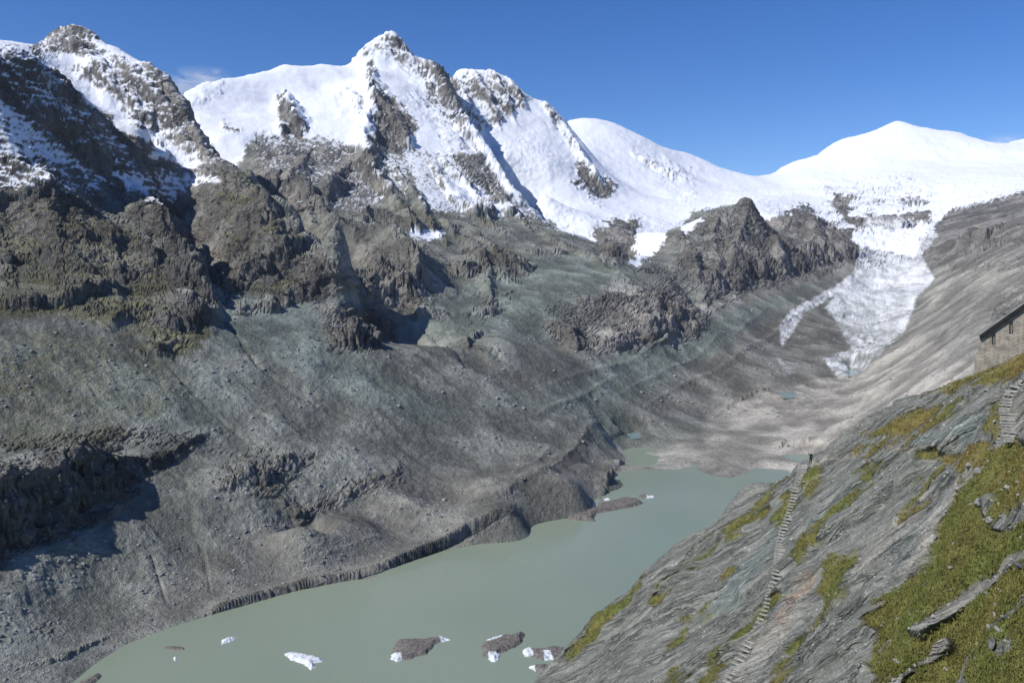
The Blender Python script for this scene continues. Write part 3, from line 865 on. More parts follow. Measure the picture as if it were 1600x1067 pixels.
NAMES = [
    ('valley_slope', 'grey green scree and moraine slope running down to the lake'),
    ('mountain', 'dark mountain with mossy ledges, cliffs and a snow dusted rocky top'),
    ('mountain', 'tall snow covered mountain with a pointed rocky summit and grey lower walls'),
    ('snow_mountain', 'white snow ridges and rounded snow dome above the ice fall'),
    ('rock_hill', 'bare grey brown rock hill with a pointed top beside the glacier'),
    ('mountain_slope', 'pale brown moraine slope on the far side of the glacier'),
    ('glacier', 'white glacier tongue with a side strip of ice ending in grey debris'),
]
for k, (nm, lb) in enumerate(NAMES):
    q = quads[lab == k]
    if len(q):
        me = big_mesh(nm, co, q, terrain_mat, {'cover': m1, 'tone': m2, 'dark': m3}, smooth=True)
        tag(new_obj(nm, me), lb, kind='structure')

# lake
def flat(name, pts_, mat, label):
    me = mesh_from(name, pts_, [list(range(len(pts_)))], mat)
    return tag(new_obj(name, me), label, kind='structure')
w = NT('milky_water')
w.set('Base Color', w.mix(w.range(w.noise(.004, 3, .5), .35, .65), (.200, .246, .178), (.220, .264, .196)))
w.set('Roughness', w.range(w.noise(.006, 4, .6, None, ((1, .4, 1), (0, 0, .6))), .3, .7, .18, .30))
w.bsdf.inputs['Specular IOR Level'].default_value = .25
w.bump(w.noise(.35, 3, .6, None, ((1, .45, 1), (0, 0, .6))), .16, .7)
flat('lake', [(-900, 60, LAKE), (900, 60, LAKE), (1300, 1900, LAKE), (-900, 1900, LAKE)], w.mat, 'still milky grey green glacier lake filling the valley floor')
pw = NT('meltwater')
pw.set('Base Color', pw.mix(pw.noise(.05, 2), (.15, .23, .235), (.18, .27, .27))); pw.set('Roughness', .15)
for W_, z0, lb in POOLS:
    c_ = W_[:, :2].mean(0)
    flat('pool', [(c_[0] + (x - c_[0]) * 1.15, c_[1] + (y - c_[1]) * 1.15, z0 - 1.0) for x, y in W_[:, :2]], pw.mat, lb)
#@@FG
# ------------------------------------------------------------------ near slope of schist slabs and grass (right bank)
G = []
def gp(s):
    for r in s.split():
        a = [float(v) for v in r.split(',')]
        G.append(P(*a))
CREST = '760,1130,156 830,1068,152 870,1022,148 930,962,144 1000,901,141 1060,851,139 1120,806,137 1180,758,134 1240,727,130 1265,721,128 1300,694,124 1370,654,117 1450,613,106 1500,589,98 1530,576,92 1600,541,84 1700,495,74 1800,450,66'
gp(CREST)
cw = np.array([P(*[float(v) for v in r.split(',')]) for r in CREST.split()])
tg = np.gradient(cw[:, :2], axis=0)
tg /= np.linalg.norm(tg, axis=1)[:, None]
for (x, y, z), (tx, ty) in zip(cw, tg):
    nx_, ny_ = -ty, tx
    if nx_ + ny_ < 0: nx_, ny_ = -nx_, -ny_
    G.append((x + 10 * nx_, y + 10 * ny_, z - 6))
    G.append((x + 40 * nx_, y + 40 * ny_, z - 42))
    G.append((x + 120 * nx_, y + 120 * ny_, z - 150))
gp('1600,1067,46 1500,1067,52 1400,1067,60 1300,1067,70 1200,1067,82 1100,1067,96 1000,1067,114 900,1067,137')
gp('1100,950,114 1000,985,124 1200,880,105 1300,800,98 1400,740,90 1500,680,82 1600,620,72 1600,700,63 1600,800,57 1600,900,52 1450,850,71 1350,950,73 1250,980,87 1500,960,58')
gp('1800,640,56 1800,800,48 1800,1067,38 1600,1250,38 1400,1250,48 1200,1250,64 1000,1250,90 800,1250,132')
gfit = rbf_fit(G, 3.0)
B0, B1 = float(ray(770, 500)[0]), float(ray(1740, 500)[0])
NUf, NVf = 740, 640
gu = np.linspace(B0, B1, NUf)
gyf = np.linspace(36, 240, 420)
gzf_c = rbf_eval(gfit, np.linspace(B0, B1, 160)[:, None] * gyf[None], np.repeat(gyf[None], 160, 0))
gzf = np.stack([np.interp(gu, np.linspace(B0, B1, 160), gzf_c[:, j]) for j in range(len(gyf))], 1)
gang = gzf / gyf[None] * F
grun = np.maximum.accumulate(gang, axis=1)
gvis = (gang >= grun - 5.0) & (gang > -800)
gd = np.abs(np.diff(gang, axis=1)) * np.where(gvis[:, 1:], 1.0, .12) + 90 * np.diff(np.log(gyf))[None]
gd = np.apply_along_axis(lambda c: np.convolve(np.pad(c, 11, mode='edge'), kern, 'valid'), 0, gd)
gc = np.concatenate([np.zeros((NUf, 1)), np.cumsum(gd, 1)], 1); gc /= gc[:, -1:]
lv = np.linspace(0, 1, NVf)
GY = np.stack([np.interp(lv, gc[i], gyf) for i in range(NUf)])
GX = np.repeat(gu[:, None], NVf, 1) * GY
GZ = rbf_eval(gfit, GX[::2, ::2], GY[::2, ::2])
GZ = np.stack([np.interp(np.arange(NVf), np.arange(0, NVf, 2), r) for r in GZ])
GZ = np.stack([np.interp(np.arange(NUf), np.arange(0, NUf, 2), GZ[:, j]) for j in range(NVf)], 1)
GN = grid_normals(GX, GY, GZ)
gPX, gPY = proj(GX, GY, GZ)
ge = .6 * fbm(GX / 5, GY / 5, GZ / 5, 4, .6, seed=131) + .9 * fbm((GX * .41 - GY * .58 + GZ * .70) / 7, (GX * .5 + GY * .8 + GZ * .33) / 1.6, None, 4, .6, seed=132)

def gregion(polys, w=3.0, edge=12.0):
    out = np.zeros(GX.shape)
    for s in polys:
        val = 1.0
        if isinstance(s, tuple): s, val = s
        poly = [tuple(float(v) for v in r.split(',')) for r in s.split()]
        pa = np.array(poly)
        sel = (gPX > pa[:, 0].min() - 30) & (gPX < pa[:, 0].max() + 30) & (gPY > pa[:, 1].min() - 30) & (gPY < pa[:, 1].max() + 30)
        sd = poly_sd(poly, gPX[sel], gPY[sel]) + ge[sel] * edge
        out[sel] = np.maximum(out[sel], val * sstep(-w, w, sd))
    return out

grass_polys = [
    '1440,870 1465,810 1500,750 1540,720 1600,690 1740,640 1740,1100 1290,1100 1330,1040 1350,990 1345,960 1400,900',
    '1100,1020 1130,985 1170,950 1200,920 1210,930 1190,960 1150,1000 1120,1040 1090,1067 1080,1067',
    '1180,1090 1220,1010 1260,970 1290,945 1280,965 1240,1010 1205,1090',
    '1252,730 1275,725 1285,740 1270,770 1255,778', '1255,840 1300,790 1345,755 1305,802 1268,848',
    '1270,910 1290,880 1330,850 1342,868 1302,930 1280,948', '1382,800 1430,745 1470,715 1442,752 1395,802',
    '1430,607 1530,560 1620,505 1740,440 1740,535 1600,574 1530,594 1470,612', '1350,675 1420,645 1500,622 1480,645 1400,682',
    '1540,625 1565,620 1560,680 1600,690 1560,705 1532,662', '1420,705 1530,690 1600,680 1600,720 1500,728',
    '1010,935 1060,880 1112,838 1075,883 1020,938', '1038,1005 1072,960 1082,965 1050,1010', '1118,905 1132,880 1142,885 1126,908',
    '1163,792 1208,742 1222,735 1182,795', '1198,805 1225,768 1236,775 1214,815', '880,1020 935,962 1000,905 1000,912 940,975 890,1025',
    '1025,1075 1050,1045 1062,1045 1040,1080', '1130,830 1160,795 1168,798 1140,835', '1235,870 1250,835 1262,840 1245,880',
    '1340,745 1360,720 1372,722 1352,750', '1085,960 1105,935 1112,940 1092,965', '1300,705 1350,690 1420,680 1400,690 1330,705',
]
slab_polys = [
    '1425,988 1445,965 1500,920 1560,880 1600,838 1740,735 1740,785 1600,862 1560,893 1520,928 1480,962 1440,992',
    '1345,1080 1420,1030 1480,998 1488,1008 1440,1036 1385,1080', '1530,985 1560,960 1600,928 1640,900 1640,912 1600,940 1570,965 1540,988',
    '1550,1002 1572,985 1580,1008 1562,1030 1545,1015', '1310,1067 1355,1036 1365,1050 1330,1070', '1468,1080 1500,1022 1530,1005 1520,1030 1500,1080',
    '1545,820 1600,770 1640,750 1640,770 1600,800 1560,830', '1358,1010 1380,990 1385,996 1366,1014', '1526,800 1535,775 1548,768 1545,780 1532,802',
]
pale_polys = ['1395,905 1420,840 1450,790 1480,745 1520,715 1530,722 1495,760 1470,810 1440,860 1410,915',
              '1310,880 1400,780 1440,740 1450,750 1420,800 1340,900', '1180,980 1230,920 1260,930 1210,1000 1150,1067 1120,1067', '1330,1067 1400,1030 1480,1000 1480,1008 1390,1067',
              '1430,985 1560,880 1600,845 1600,858 1500,945']
rust_polys = ['1205,960 1235,920 1262,890 1268,900 1240,940 1215,968']
path_polys = [('1262,716 1330,702 1420,694 1480,690 1600,684 1600,690 1480,695 1400,700 1330,708 1262,724', .8),
              ('1545,610 1600,585 1600,620 1585,690 1560,690 1565,650', .5)]
blue_polys = ['1420,690 1480,660 1545,630 1540,665 1500,690 1440,695', '1230,850 1330,750 1370,720 1340,770 1260,850', '1380,880 1440,800 1480,760 1470,790 1400,890', '1080,960 1200,820 1220,830 1150,940']
GRS = gregion(grass_polys, 6, 17) * (1 - gregion(slab_polys, 3, 7))
PAL = gregion(pale_polys, 8, 10); RST = gregion(rust_polys, 8, 8); PTH = gregion(path_polys, 2, 3); BLU = gregion(blue_polys, 14, 16)

# tilted slabs: strike lines run up the slope; each slab ends in a small broken step
sax = np.array([.41, -.58, .70]); sax /= np.linalg.norm(sax)
nax = np.array([-.726, .148, .671]); nax /= np.linalg.norm(nax)
tax = np.cross(nax, sax); tax /= np.linalg.norm(tax); sax = np.cross(tax, nax)
S_ = GX * sax[0] + GY * sax[1] + GZ * sax[2]
T_ = GX * tax[0] + GY * tax[1] + GZ * tax[2]
def slabs(width, height, length, seed, wob):
    tw = T_ + wob * fbm(S_ / (length * 2.2), T_ / (width * 6), None, 3, .5, seed=seed) + .16 * width * fbm(S_ / (width * 2.4), T_ / (width * 1.1), None, 4, .6, seed=seed + 9)
    c = np.floor(tw / width); f = tw / width - c
    def cell(c):
        sh = (np.sin(c * 12.9898 + seed) * 43758.5453) % 1.0
        kq = S_ / length + sh * 7 + .12 * noise(S_ / width, T_ / width, seed=seed + 4)
        k = np.floor(kq); fr = sstep(.82, 1, kq - k)
        hk = lambda k: (np.sin(c * 78.233 + k * 37.719 + seed * 1.3) * 24634.634) % 1.0
        h = hk(k) * (1 - fr) + hk(k + 1) * fr
        return h
    edge_ = sstep(0, .16, f)
    return height * ((.15 + .85 * cell(c)) * (1 - .75 * f) * edge_ + (.15 + .85 * cell(c - 1)) * .25 * (1 - edge_))
rough = fbm(S_ / 3.2, T_ / .8, None, 4, .6, seed=151)
lump = fbm(GX / 14, GY / 14, GZ / 14, 3, .5, seed=155)
rk = slabs(5.2, 1.7, 22, 3, 2.6) + slabs(2.0, .65, 9, 5, .9) + slabs(.9, .24, 4, 9, .4) + rough * .22
tuss = fbm(GX / .9, GY / .9, GZ / .9, 3, .6, seed=161)
gr_ = lump * 1.2 + .75 + tuss * .16
GD = rk * (1 - GRS) + gr_ * GRS + lump * .9 - PTH * .3
GD = GD - GD.mean() - .55
far_fade = sstep(0, 6, GY - 30)
gX = GX + GN[..., 0] * GD; gY = GY + GN[..., 1] * GD; gZ = GZ + GN[..., 2] * GD
gN = grid_normals(gX, gY, gZ)
fgP = proj(gX, gY, gZ)
g1 = np.stack([GRS, PAL, RST, PTH], -1).reshape(-1, 4)
tone = np.clip(.5 + .6 * fbm(S_ / 9, T_ / 2.2, None, 4, .6, seed=171), 0, 1)
orange = np.clip(.45 + .9 * fbm(GX / 6, GY / 6, GZ / 6, 3, .6, seed=175) + .35 * sstep(800, 690, gPY), 0, 1)
g3 = np.stack([S_, T_, np.zeros_like(S_), np.ones_like(S_)], -1).reshape(-1, 4)
g2 = np.stack([tone, BLU, orange, np.zeros_like(tone)], -1).reshape(-1, 4)

r = NT('schist_and_turf')
b1 = r.attr('cover'); b2 = r.attr('tone')
nf = r.noise(3.0, 5, .65); nm_ = r.noise(.7, 5, .6)
rc = r.mix(b2[0], (.120, .130, .123), (.240, .247, .233))
rc = r.mix(r.math('MULTIPLY', b2[1], .7), rc, (.165, .205, .205))
rc = r.mix(r.math('MULTIPLY', b1[1], .7), rc, (.29, .28, .26))
rc = r.mix(r.math('MULTIPLY', b1[2], .6), rc, (.27, .18, .13))
rc = r.mix(r.range(r.noise(2.2, 3, .6), .60, .72), rc, (.36, .36, .35))
rc = r.mix(r.math('MULTIPLY', b1[3], .9), rc, (.30, .29, .26))
sv = r.t.nodes.new('ShaderNodeAttribute'); sv.attribute_name = 'strike'
lin1 = r.noise(1.0, 5, .62, sv.outputs['Vector'], ((.07, .85, 1), (0, 0, .03)), .12)
lin2 = r.noise(1.0, 4, .6, sv.outputs['Vector'], ((.28, 3.4, 1), (0, 0, -.03)), .15)
lin3 = r.noise(1.0, 3, .6, sv.outputs['Vector'], ((.05, .30, 1), (0, 0, .03)), .3)
seam = r.math('MULTIPLY', r.range(r.math('ABSOLUTE', r.math('SUBTRACT', lin1, .5)), .0, .035, 1, 0), r.range(lin3, .4, .6))
rc = r.mul(rc, r.range(lin2, .3, .7, .72, 1.25))
rc = r.mul(rc, r.range(lin1, .3, .7, .75, 1.2))
rc = r.mul(rc, r.range(nf, .25, .75, .75, 1.25))
tint = r.t.nodes.new('ShaderNodeVectorMath'); tint.operation = 'MULTIPLY'; tint.inputs[1].default_value = (1.03, 1.01, .95)
r.t.links.new(rc, tint.inputs[0]); rc = tint.outputs[0]
gc_ = r.mix(b2[2], (.098, .116, .030), (.150, .124, .042))
gc_ = r.mul(gc_, r.range(nm_, .25, .75, .7, 1.3))
r.set('Base Color', r.mix(b1[0], rc, gc_))
r.set('Roughness', .85)
hb = r.math('ADD', r.math('MULTIPLY', lin1, 1.6), r.math('MULTIPLY', lin2, .5))
hb = r.math('SUBTRACT', hb, r.math('MULTIPLY', seam, .55))
hb = r.math('MULTIPLY', hb, r.math('SUBTRACT', 1.0, b1[0]))
r.bump(r.math('ADD', hb, r.math('MULTIPLY', nf, .2)), .75)
ig = np.arange(NUf * NVf).reshape(NUf, NVf)
gq = np.stack([ig[:-1, :-1], ig[1:, :-1], ig[1:, 1:], ig[:-1, 1:]], -1).reshape(-1, 4)
gco = np.stack([gX, gY, gZ], -1).reshape(-1, 3)
me = big_mesh('rocky_slope', gco, gq, r.mat, {'cover': g1, 'tone': g2, 'strike': g3}, smooth=True)
tag(new_obj('rocky_slope', me), 'steep near slope of tilted grey schist slabs with patches of green and ochre turf', kind='structure')

fpx, fpy, fpY = fgP[0].ravel(), fgP[1].ravel(), gco[:, 1]
def ground(px, py, rad=3.0):
    d2 = (fpx - px) ** 2 + (fpy - py) ** 2
    k = np.nonzero(d2 < rad * rad)[0]
    if len(k) == 0: k = np.argsort(d2)[:4]
    j = k[fpY[k] < fpY[k].min() + 4.0]
    i = j[np.argmin(d2[j])]
    return gco[i], gN.reshape(-1, 3)[i]

# turf blades
rg = np.random.RandomState(5)
vis_ok = (GRS > .55) & (gPX > 780) & (gPX < 1700) & (gPY < 1110) & (gPY > 440)
cand = np.nonzero(vis_ok.ravel())[0]
pick = rg.choice(cand, 52000)
base = gco[pick] + rg.normal(0, .12, (len(pick), 3)) * np.array([1, 1, .3])
hgt_ = rg.uniform(.10, .30, len(pick)) * np.clip(.7 + .8 * tuss.ravel()[pick], .4, 1.4)
V = np.zeros((len(pick), 3, 3, 3))
for b in range(3):
    ang_ = rg.uniform(0, 6.283, len(pick)); wd = rg.uniform(.025, .06, len(pick))
    dx = np.cos(ang_) * wd; dy = np.sin(ang_) * wd
    off = rg.normal(0, .07, (len(pick), 2))
    V[:, b, 0] = base + np.c_[off[:, 0] + dx, off[:, 1] + dy, np.full(len(pick), -.05)]
    V[:, b, 1] = base + np.c_[off[:, 0] - dx, off[:, 1] - dy, np.full(len(pick), -.05)]
    ln = rg.normal(0, .09, (len(pick), 2))
    V[:, b, 2] = base + np.c_[off[:, 0] + ln[:, 0], off[:, 1] + ln[:, 1], hgt_]
gm = NT('turf_blades')
ga = gm.attr('tone')
gm.set('Base Color', gm.mul(gm.mix(ga[2], (.104, .128, .030), (.160, .130, .042)), gm.range(gm.noise(.7, 5, .6), .25, .75, .75, 1.3)))
gm.set('Roughness', .7)
tri = np.arange(len(pick) * 9).reshape(-1, 3)
gt = np.repeat(np.c_[np.zeros((len(pick), 2)), orange.ravel()[pick], np.ones(len(pick))], 9, 0)
me = big_mesh('grass', V.reshape(-1, 3), tri, gm.mat, {'tone': gt}, smooth=False)
tag(new_obj('grass', me), 'short green and ochre alpine grass growing between the slabs', 'grass', kind='stuff')

# ------------------------------------------------------------------ stones
def rock_mesh(name, seed, mat, sub=2, flat_=(1, .7, .6), rough_=.25, cut=True):
    bm = bmesh.new()
    bmesh.ops.create_icosphere(bm, subdivisions=sub, radius=1.0)
    rr = random.Random(seed)
    planes = [(Vector((rr.gauss(0, 1), rr.gauss(0, 1), rr.gauss(0, 1))).normalized(), rr.uniform(.45, .85)) for _ in range(9)] if cut else []
    for v in bm.verts:
        for n, d in planes:
            k = v.co.dot(n)
            if k > d: v.co -= n * (k - d)
        v.co += Vector((rr.gauss(0, 1), rr.gauss(0, 1), rr.gauss(0, 1))) * rough_ * .12
        v.co = Vector((v.co.x * flat_[0], v.co.y * flat_[1], v.co.z * flat_[2]))
    me = bpy.data.meshes.new(name); bm.to_mesh(me); bm.free()
    me.materials.append(mat)
    return me
stone_mat = simple_mat('boulder_stone', (.17, .18, .178), (.31, .31, .29), 1.4, .85, .05, 6)
dark_stone = simple_mat('dark_boulder_stone', (.055, .058, .06), (.13, .14, .145), 1.6, .85, .05, 6)

stone_spots = [   # column, row, half length in photo pixels, flattening, label
    (1534, 787, 14, (.55, 1, .9), 'large pale grey boulder standing upright in the green turf', stone_mat),
    (1580, 765, 12, (.8, .6, .5), 'brownish grey boulder with a hollow underside on the ochre turf', stone_mat),
    (1598, 886, 12, (1, .8, .7), 'dark rounded boulder lying above the grass bank at the slabs', dark_stone),
    (1552, 1006, 13, (.6, .5, 1), 'dark slate block standing in a cluster of split slabs', dark_stone),
    (1566, 1014, 10, (.45, .5, 1), 'narrow dark slate splinter leaning on the split slabs', dark_stone),
    (1563, 985, 9, (1, .6, .5), 'grey slate block lying just above the split dark slabs', stone_mat),
    (1438, 823, 7, (1, .8, .7), 'angular pale stone at the broken edge of the pale slab', stone_mat),
    (1452, 828, 8, (1, .7, .5), 'flat pale stone in turf beside the angular pale stone', stone_mat),
    (1461, 838, 6, (.8, .8, .8), 'squarish pale stone in turf below the flat pale stone', stone_mat),
    (1500, 764, 10, (1, .7, .4), 'broad flat stone sunk in turf beside the slab rubble', stone_mat),
    (1530, 738, 9, (.9, .6, .8), 'grey stone of the rubble heap above the flat sunken stone', stone_mat),
    (1515, 727, 8, (.7, .6, 1), 'upright grey stone at the top of the slab rubble', stone_mat),
    (1548, 812, 8, (.5, .8, .8), 'slim grey stone between the upright boulder and lower slab', stone_mat),
    (1492, 850, 4, (1, .9, .8), 'small white stone alone in the middle of the green turf', stone_mat),
    (1446, 895, 4, (1, .8, .8), 'small pale stone low in the dark green turf', stone_mat),
    (1162, 829, 5, (1, .7, .6), 'white quartz stone on the slabs near the lake rim', stone_mat),
]
for i, (px, py, hp, fl, lb, mt) in enumerate(stone_spots):
    g, n = ground(px, py)
    s_ = hp / F * g[1]
    o = new_obj('boulder', rock_mesh('boulder', 40 + i, mt, 2, fl))
    o.location = Vector(g) + Vector(n) * s_ * .25
    o.scale = (s_, s_, s_)
    o.rotation_euler = (.15 * (i % 3 - 1), .55 + .1 * (i % 4), -.9 + .5 * (i % 5))
    tag(o, lb, 'boulder', 'loose boulders on the near slope')

def scatter(name, label, idx, nrm, cos_, sizes, mat, seed, flat_=.6):
    """uncountable small stones joined as one real mesh"""
    rr = np.random.RandomState(seed)
    tv = np.array([(1, 0, -.3), (-.5, .87, -.3), (-.5, -.87, -.3), (.3, .5, .7), (-.6, 0, .6), (.25, -.5, .65)])
    tf = np.array([(0, 3, 5), (1, 4, 3), (2, 5, 4), (3, 4, 5), (0, 1, 3), (1, 2, 4), (2, 0, 5)])
    n = len(idx)
    jit = tv[None] * rr.uniform(.6, 1.3, (n, 6, 3))
    a = rr.uniform(0, 6.283, n); ca, sa = np.cos(a), np.sin(a)
    x = jit[..., 0] * ca[:, None] - jit[..., 1] * sa[:, None]
    y = jit[..., 0] * sa[:, None] + jit[..., 1] * ca[:, None]
    v = np.stack([x, y, jit[..., 2] * flat_], -1) * sizes[:, None, None] + cos_[idx][:, None]
    f = tf[None] + (np.arange(n) * 6)[:, None, None]
    me = big_mesh(name, v.reshape(-1, 3), f.reshape(-1, 3), mat, None, smooth=False)
    return tag(new_obj(name, me), label, name.replace('_', ' '), kind='stuff')
pick = rg.choice(np.nonzero(((gPX > 780) & (gPX < 1650) & (gPY < 1100)).ravel())[0], 5200)
w_ = np.where(GRS.ravel()[pick] > .5, .35, 1.0) * np.clip(.4 + 1.4 * lump.ravel()[pick] + PAL.ravel()[pick] + (gPY.ravel()[pick] < 780) * .5, .05, 1.5)
pick = pick[rg.uniform(0, 1, len(pick)) < w_]
scatter('loose_stones', 'small loose stones strewn over the slabs and turf', pick, None, gco, .05 + .22 * rg.uniform(0, 1, len(pick)) ** 4 + .05, stone_mat, 3)
fm = simple_mat('scree_blocks', (.15, .15, .145), (.30, .295, .285), .08, .9, obj=False)
okf = (RK < .5) & (snow < .2) & (IC < .2) & (Zg > LAKE + 3) & (PX > -60) & (PX < 1660) & (Yg < 2600)
pick = rg.choice(np.nonzero(okf.ravel())[0], 20000)
clump = np.clip(.35 + 1.6 * s1.ravel()[pick] + .5 * e1.ravel()[pick], .05, 1)
pick = pick[rg.uniform(0, 1, len(pick)) < clump]
scatter('scree_boulders', 'scattered blocks of rock strewn over the scree and moraine', pick, None, co, (.5 + 3.6 * rg.uniform(0, 1, len(pick)) ** 5) * np.clip(Yg.ravel()[pick] / 1000, .8, 1.7), fm, 8)

# ------------------------------------------------------------------ stairways
step_mat = simple_mat('weathered_step', (.22, .215, .195), (.36, .35, .32), 2.0, .85, .02, 9)
def step_mesh(seed, length):
    rr = random.Random(seed)
    bm = bmesh.new()
    bmesh.ops.create_cube(bm, size=1.0)
    for v in bm.verts:
        v.co = Vector((v.co.x * length + rr.uniform(-.07, .07), v.co.y * .34 + rr.uniform(-.03, .03), v.co.z * .16 + rr.uniform(-.02, .02)))
    bmesh.ops.bevel(bm, geom=bm.edges[:], offset=.022, segments=1, affect='EDGES')
    me = bpy.data.meshes.new('step'); bm.to_mesh(me); bm.free(); me.materials.append(step_mat)
    return me
def stairway(path, label, length, gap, zoff=.18):
    pl = [ground(*p_)[0] for p_ in path]
    pl = np.array(pl)
    # smooth the line
    dd = np.r_[0, np.cumsum(np.linalg.norm(np.diff(pl, axis=0), axis=1))]
    n = int(dd[-1] / gap)
    dense = np.linspace(0, dd[-1], n)
    sm = np.stack([np.interp(dense, dd, pl[:, k]) for k in range(3)], 1)
    kk = np.hanning(9); kk /= kk.sum()
    for k in range(3): sm[:, k] = np.convolve(np.pad(sm[:, k], 4, mode='edge'), kk, 'valid')
    root = bpy.data.objects.new('stairway', None); col.objects.link(root)
    root.location = pl[0]
    tag(root, label, 'stairway', 'stone stairways on the near slope')
    ms = [step_mesh(70 + k, length) for k in range(6)]
    rr = random.Random(4)
    for i in range(n):
        a = sm[max(i - 1, 0)]; b = sm[min(i + 1, n - 1)]
        hd = math.atan2(b[1] - a[1], b[0] - a[0])
        o = new_obj('step', ms[rr.randrange(6)], root)
        o.matrix_parent_inverse = Matrix.Identity(4)
        o.location = Vector(sm[i]) - Vector(pl[0]) + Vector((rr.uniform(-.06, .06), rr.uniform(-.04, .04), zoff + rr.uniform(-.03, .03)))
        o.rotation_euler = (rr.uniform(-.05, .05), rr.uniform(-.04, .04), hd - math.pi / 2 + rr.uniform(-.07, .07))
    return root
stairway([(1132, 1080), (1150, 1045), (1172, 1005), (1190, 972), (1203, 945), (1210, 915), (1216, 885), (1220, 855), (1227, 825), (1236, 800), (1244, 775), (1249, 750), (1256, 728)],
         'long narrow stairway climbing the rock slabs towards the person', 1.35, .60, .05)
stairway([(1588, 694), (1583, 672), (1577, 650), (1578, 628), (1588, 608), (1602, 590)],
         'short stairway of pale steps climbing the turf below the stone hut', 1.7, .62, .08)

# ------------------------------------------------------------------ stone hut
HY = 97.0
WD = Vector((.6, .8, 0))                      # into the wall
HX0 = float(ray(1530, 500)[0]) * HY
def hp(px, py, back=0.0):
    a, e = (float(v) for v in ray(px, py))
    Y = (.6 * HX0 + .8 * HY) / (.6 * a + .8)
    return Vector((a * Y, Y, e * Y)) + WD * back
hut = bpy.data.objects.new('stone_hut', None); col.objects.link(hut)
hut.location = hp(1530, 590)
tag(hut, 'rubble stone hut with a dark sloping eave and two tall narrow windows', 'hut')
wm = NT('rubble_wall')
mp = wm.t.nodes.new('ShaderNodeMapping'); mp.inputs['Rotation'].default_value = (math.radians(90), 0, 0)
wm.t.links.new(wm.geo, mp.inputs['Vector'])
bk = wm.t.nodes.new('ShaderNodeTexBrick')
wm.t.links.new(mp.outputs['Vector'], bk.inputs['Vector'])
bk.inputs['Color1'].default_value = (.33, .295, .235, 1); bk.inputs['Color2'].default_value = (.26, .24, .205, 1); bk.inputs['Mortar'].default_value = (.17, .155, .13, 1)
bk.inputs['Scale'].default_value = 1.0; bk.inputs['Brick Width'].default_value = .75; bk.inputs['Row Height'].default_value = .21; bk.inputs['Mortar Size'].default_value = .025
wm.set('Base Color', wm.mul(bk.outputs['Color'], wm.range(wm.noise(1.5, 4, .6), .3, .7, .75, 1.25)))
wm.bump(wm.math('SUBTRACT', 1.0, bk.outputs['Fac']), .05)
dark_wood = simple_mat('dark_timber', (.010, .010, .011), (.022, .021, .020), 2.0, .7)
roof_mat = simple_mat('slate_roof', (.17, .17, .172), (.26, .26, .255), 1.0, .8, .03, 5)
glass = NT('window_glass'); glass.set('Base Color', (.012, .014, .018, 1)); glass.set('Roughness', .08); glass.bsdf.inputs['Specular IOR Level'].default_value = .5
frame_mat = simple_mat('window_bars', (.34, .32, .28), (.42, .40, .36), 3.0, .7)
def child(name, mesh, parent, world=True):
    o = new_obj(name, mesh, parent)
    return o
def prism_geo(outline, y0, y1, vs, fs):
    n = len(outline); b = len(vs); L = hut.location
    vs.extend([tuple(p_ + WD * y0 - L) for p_ in outline] + [tuple(p_ + WD * y1 - L) for p_ in outline])
    fs.extend([[b + i for i in range(n)], [b + i for i in range(2 * n - 1, n - 1, -1)]] + [[b + i, b + i + n, b + (i + 1) % n + n, b + (i + 1) % n] for i in range(n)])
def prism(name, outline, y0, y1, mat):
    vs, fs = [], []
    prism_geo(outline, y0, y1, vs, fs)
    me = mesh_from(name, vs, fs, mat)
    bm = bmesh.new(); bm.from_mesh(me); bmesh.ops.recalc_face_normals(bm, faces=bm.faces); bm.to_mesh(me); bm.free()
    return me
def q(px, py): return hp(px, py)
WIN = [(1549.6, 1555.6, 519.5, 538.8), (1577.0, 1583.0, 502.5, 521.8)]
# wall built round its two openings: vertical strips
def verge(px): return 524 + (px - 1532) * (476 - 524) / (1600 - 1532)
cols_ = [(1512, 1532), (1532, 1549.6), (1549.6, 1555.6), (1555.6, 1577.0), (1577.0, 1583.0), (1583.0, 1760)]
wall_v, wall_f = [], []
def add_prism(outline, y0, y1): prism_geo(outline, y0, y1, wall_v, wall_f)
BOT = 640
add_prism([q(1508, BOT), q(1532, BOT), q(1532, 527), ], 0, 3)
for a, b in cols_[1:]:
    w0 = [w_ for w_ in WIN if abs(w_[0] - a) < .01]
    if w0:
        w0 = w0[0]
        add_prism([q(a, BOT), q(b, BOT), q(b, w0[3]), q(a, w0[3])], 0, 3)
        add_prism([q(a, w0[2]), q(b, w0[2]), q(b, verge(b)), q(a, verge(a))], 0, 3)
    else:
        add_prism([q(a, BOT), q(b, BOT), q(b, verge(b)), q(a, verge(a))], 0, 3)
me = mesh_from('wall', wall_v, wall_f, wm.mat)
bm = bmesh.new(); bm.from_mesh(me); bmesh.ops.recalc_face_normals(bm, faces=bm.faces); bm.to_mesh(me); bm.free()
new_obj('wall', me, hut)
new_obj('roof', prism('roof', [q(1529, verge(1529) - 4), q(1760, verge(1760) - 4), q(1760, verge(1760) - 1), q(1529, verge(1529) - 1)], -.55, 3.3, roof_mat), hut)
new_obj('eave_board', prism('eave_board', [q(1531.5, verge(1531.5) - .8), q(1760, verge(1760) - .8), q(1760, verge(1760) + 4.5), q(1531.5, verge(1531.5) + 4.5)], -.5, -.03, dark_wood), hut)
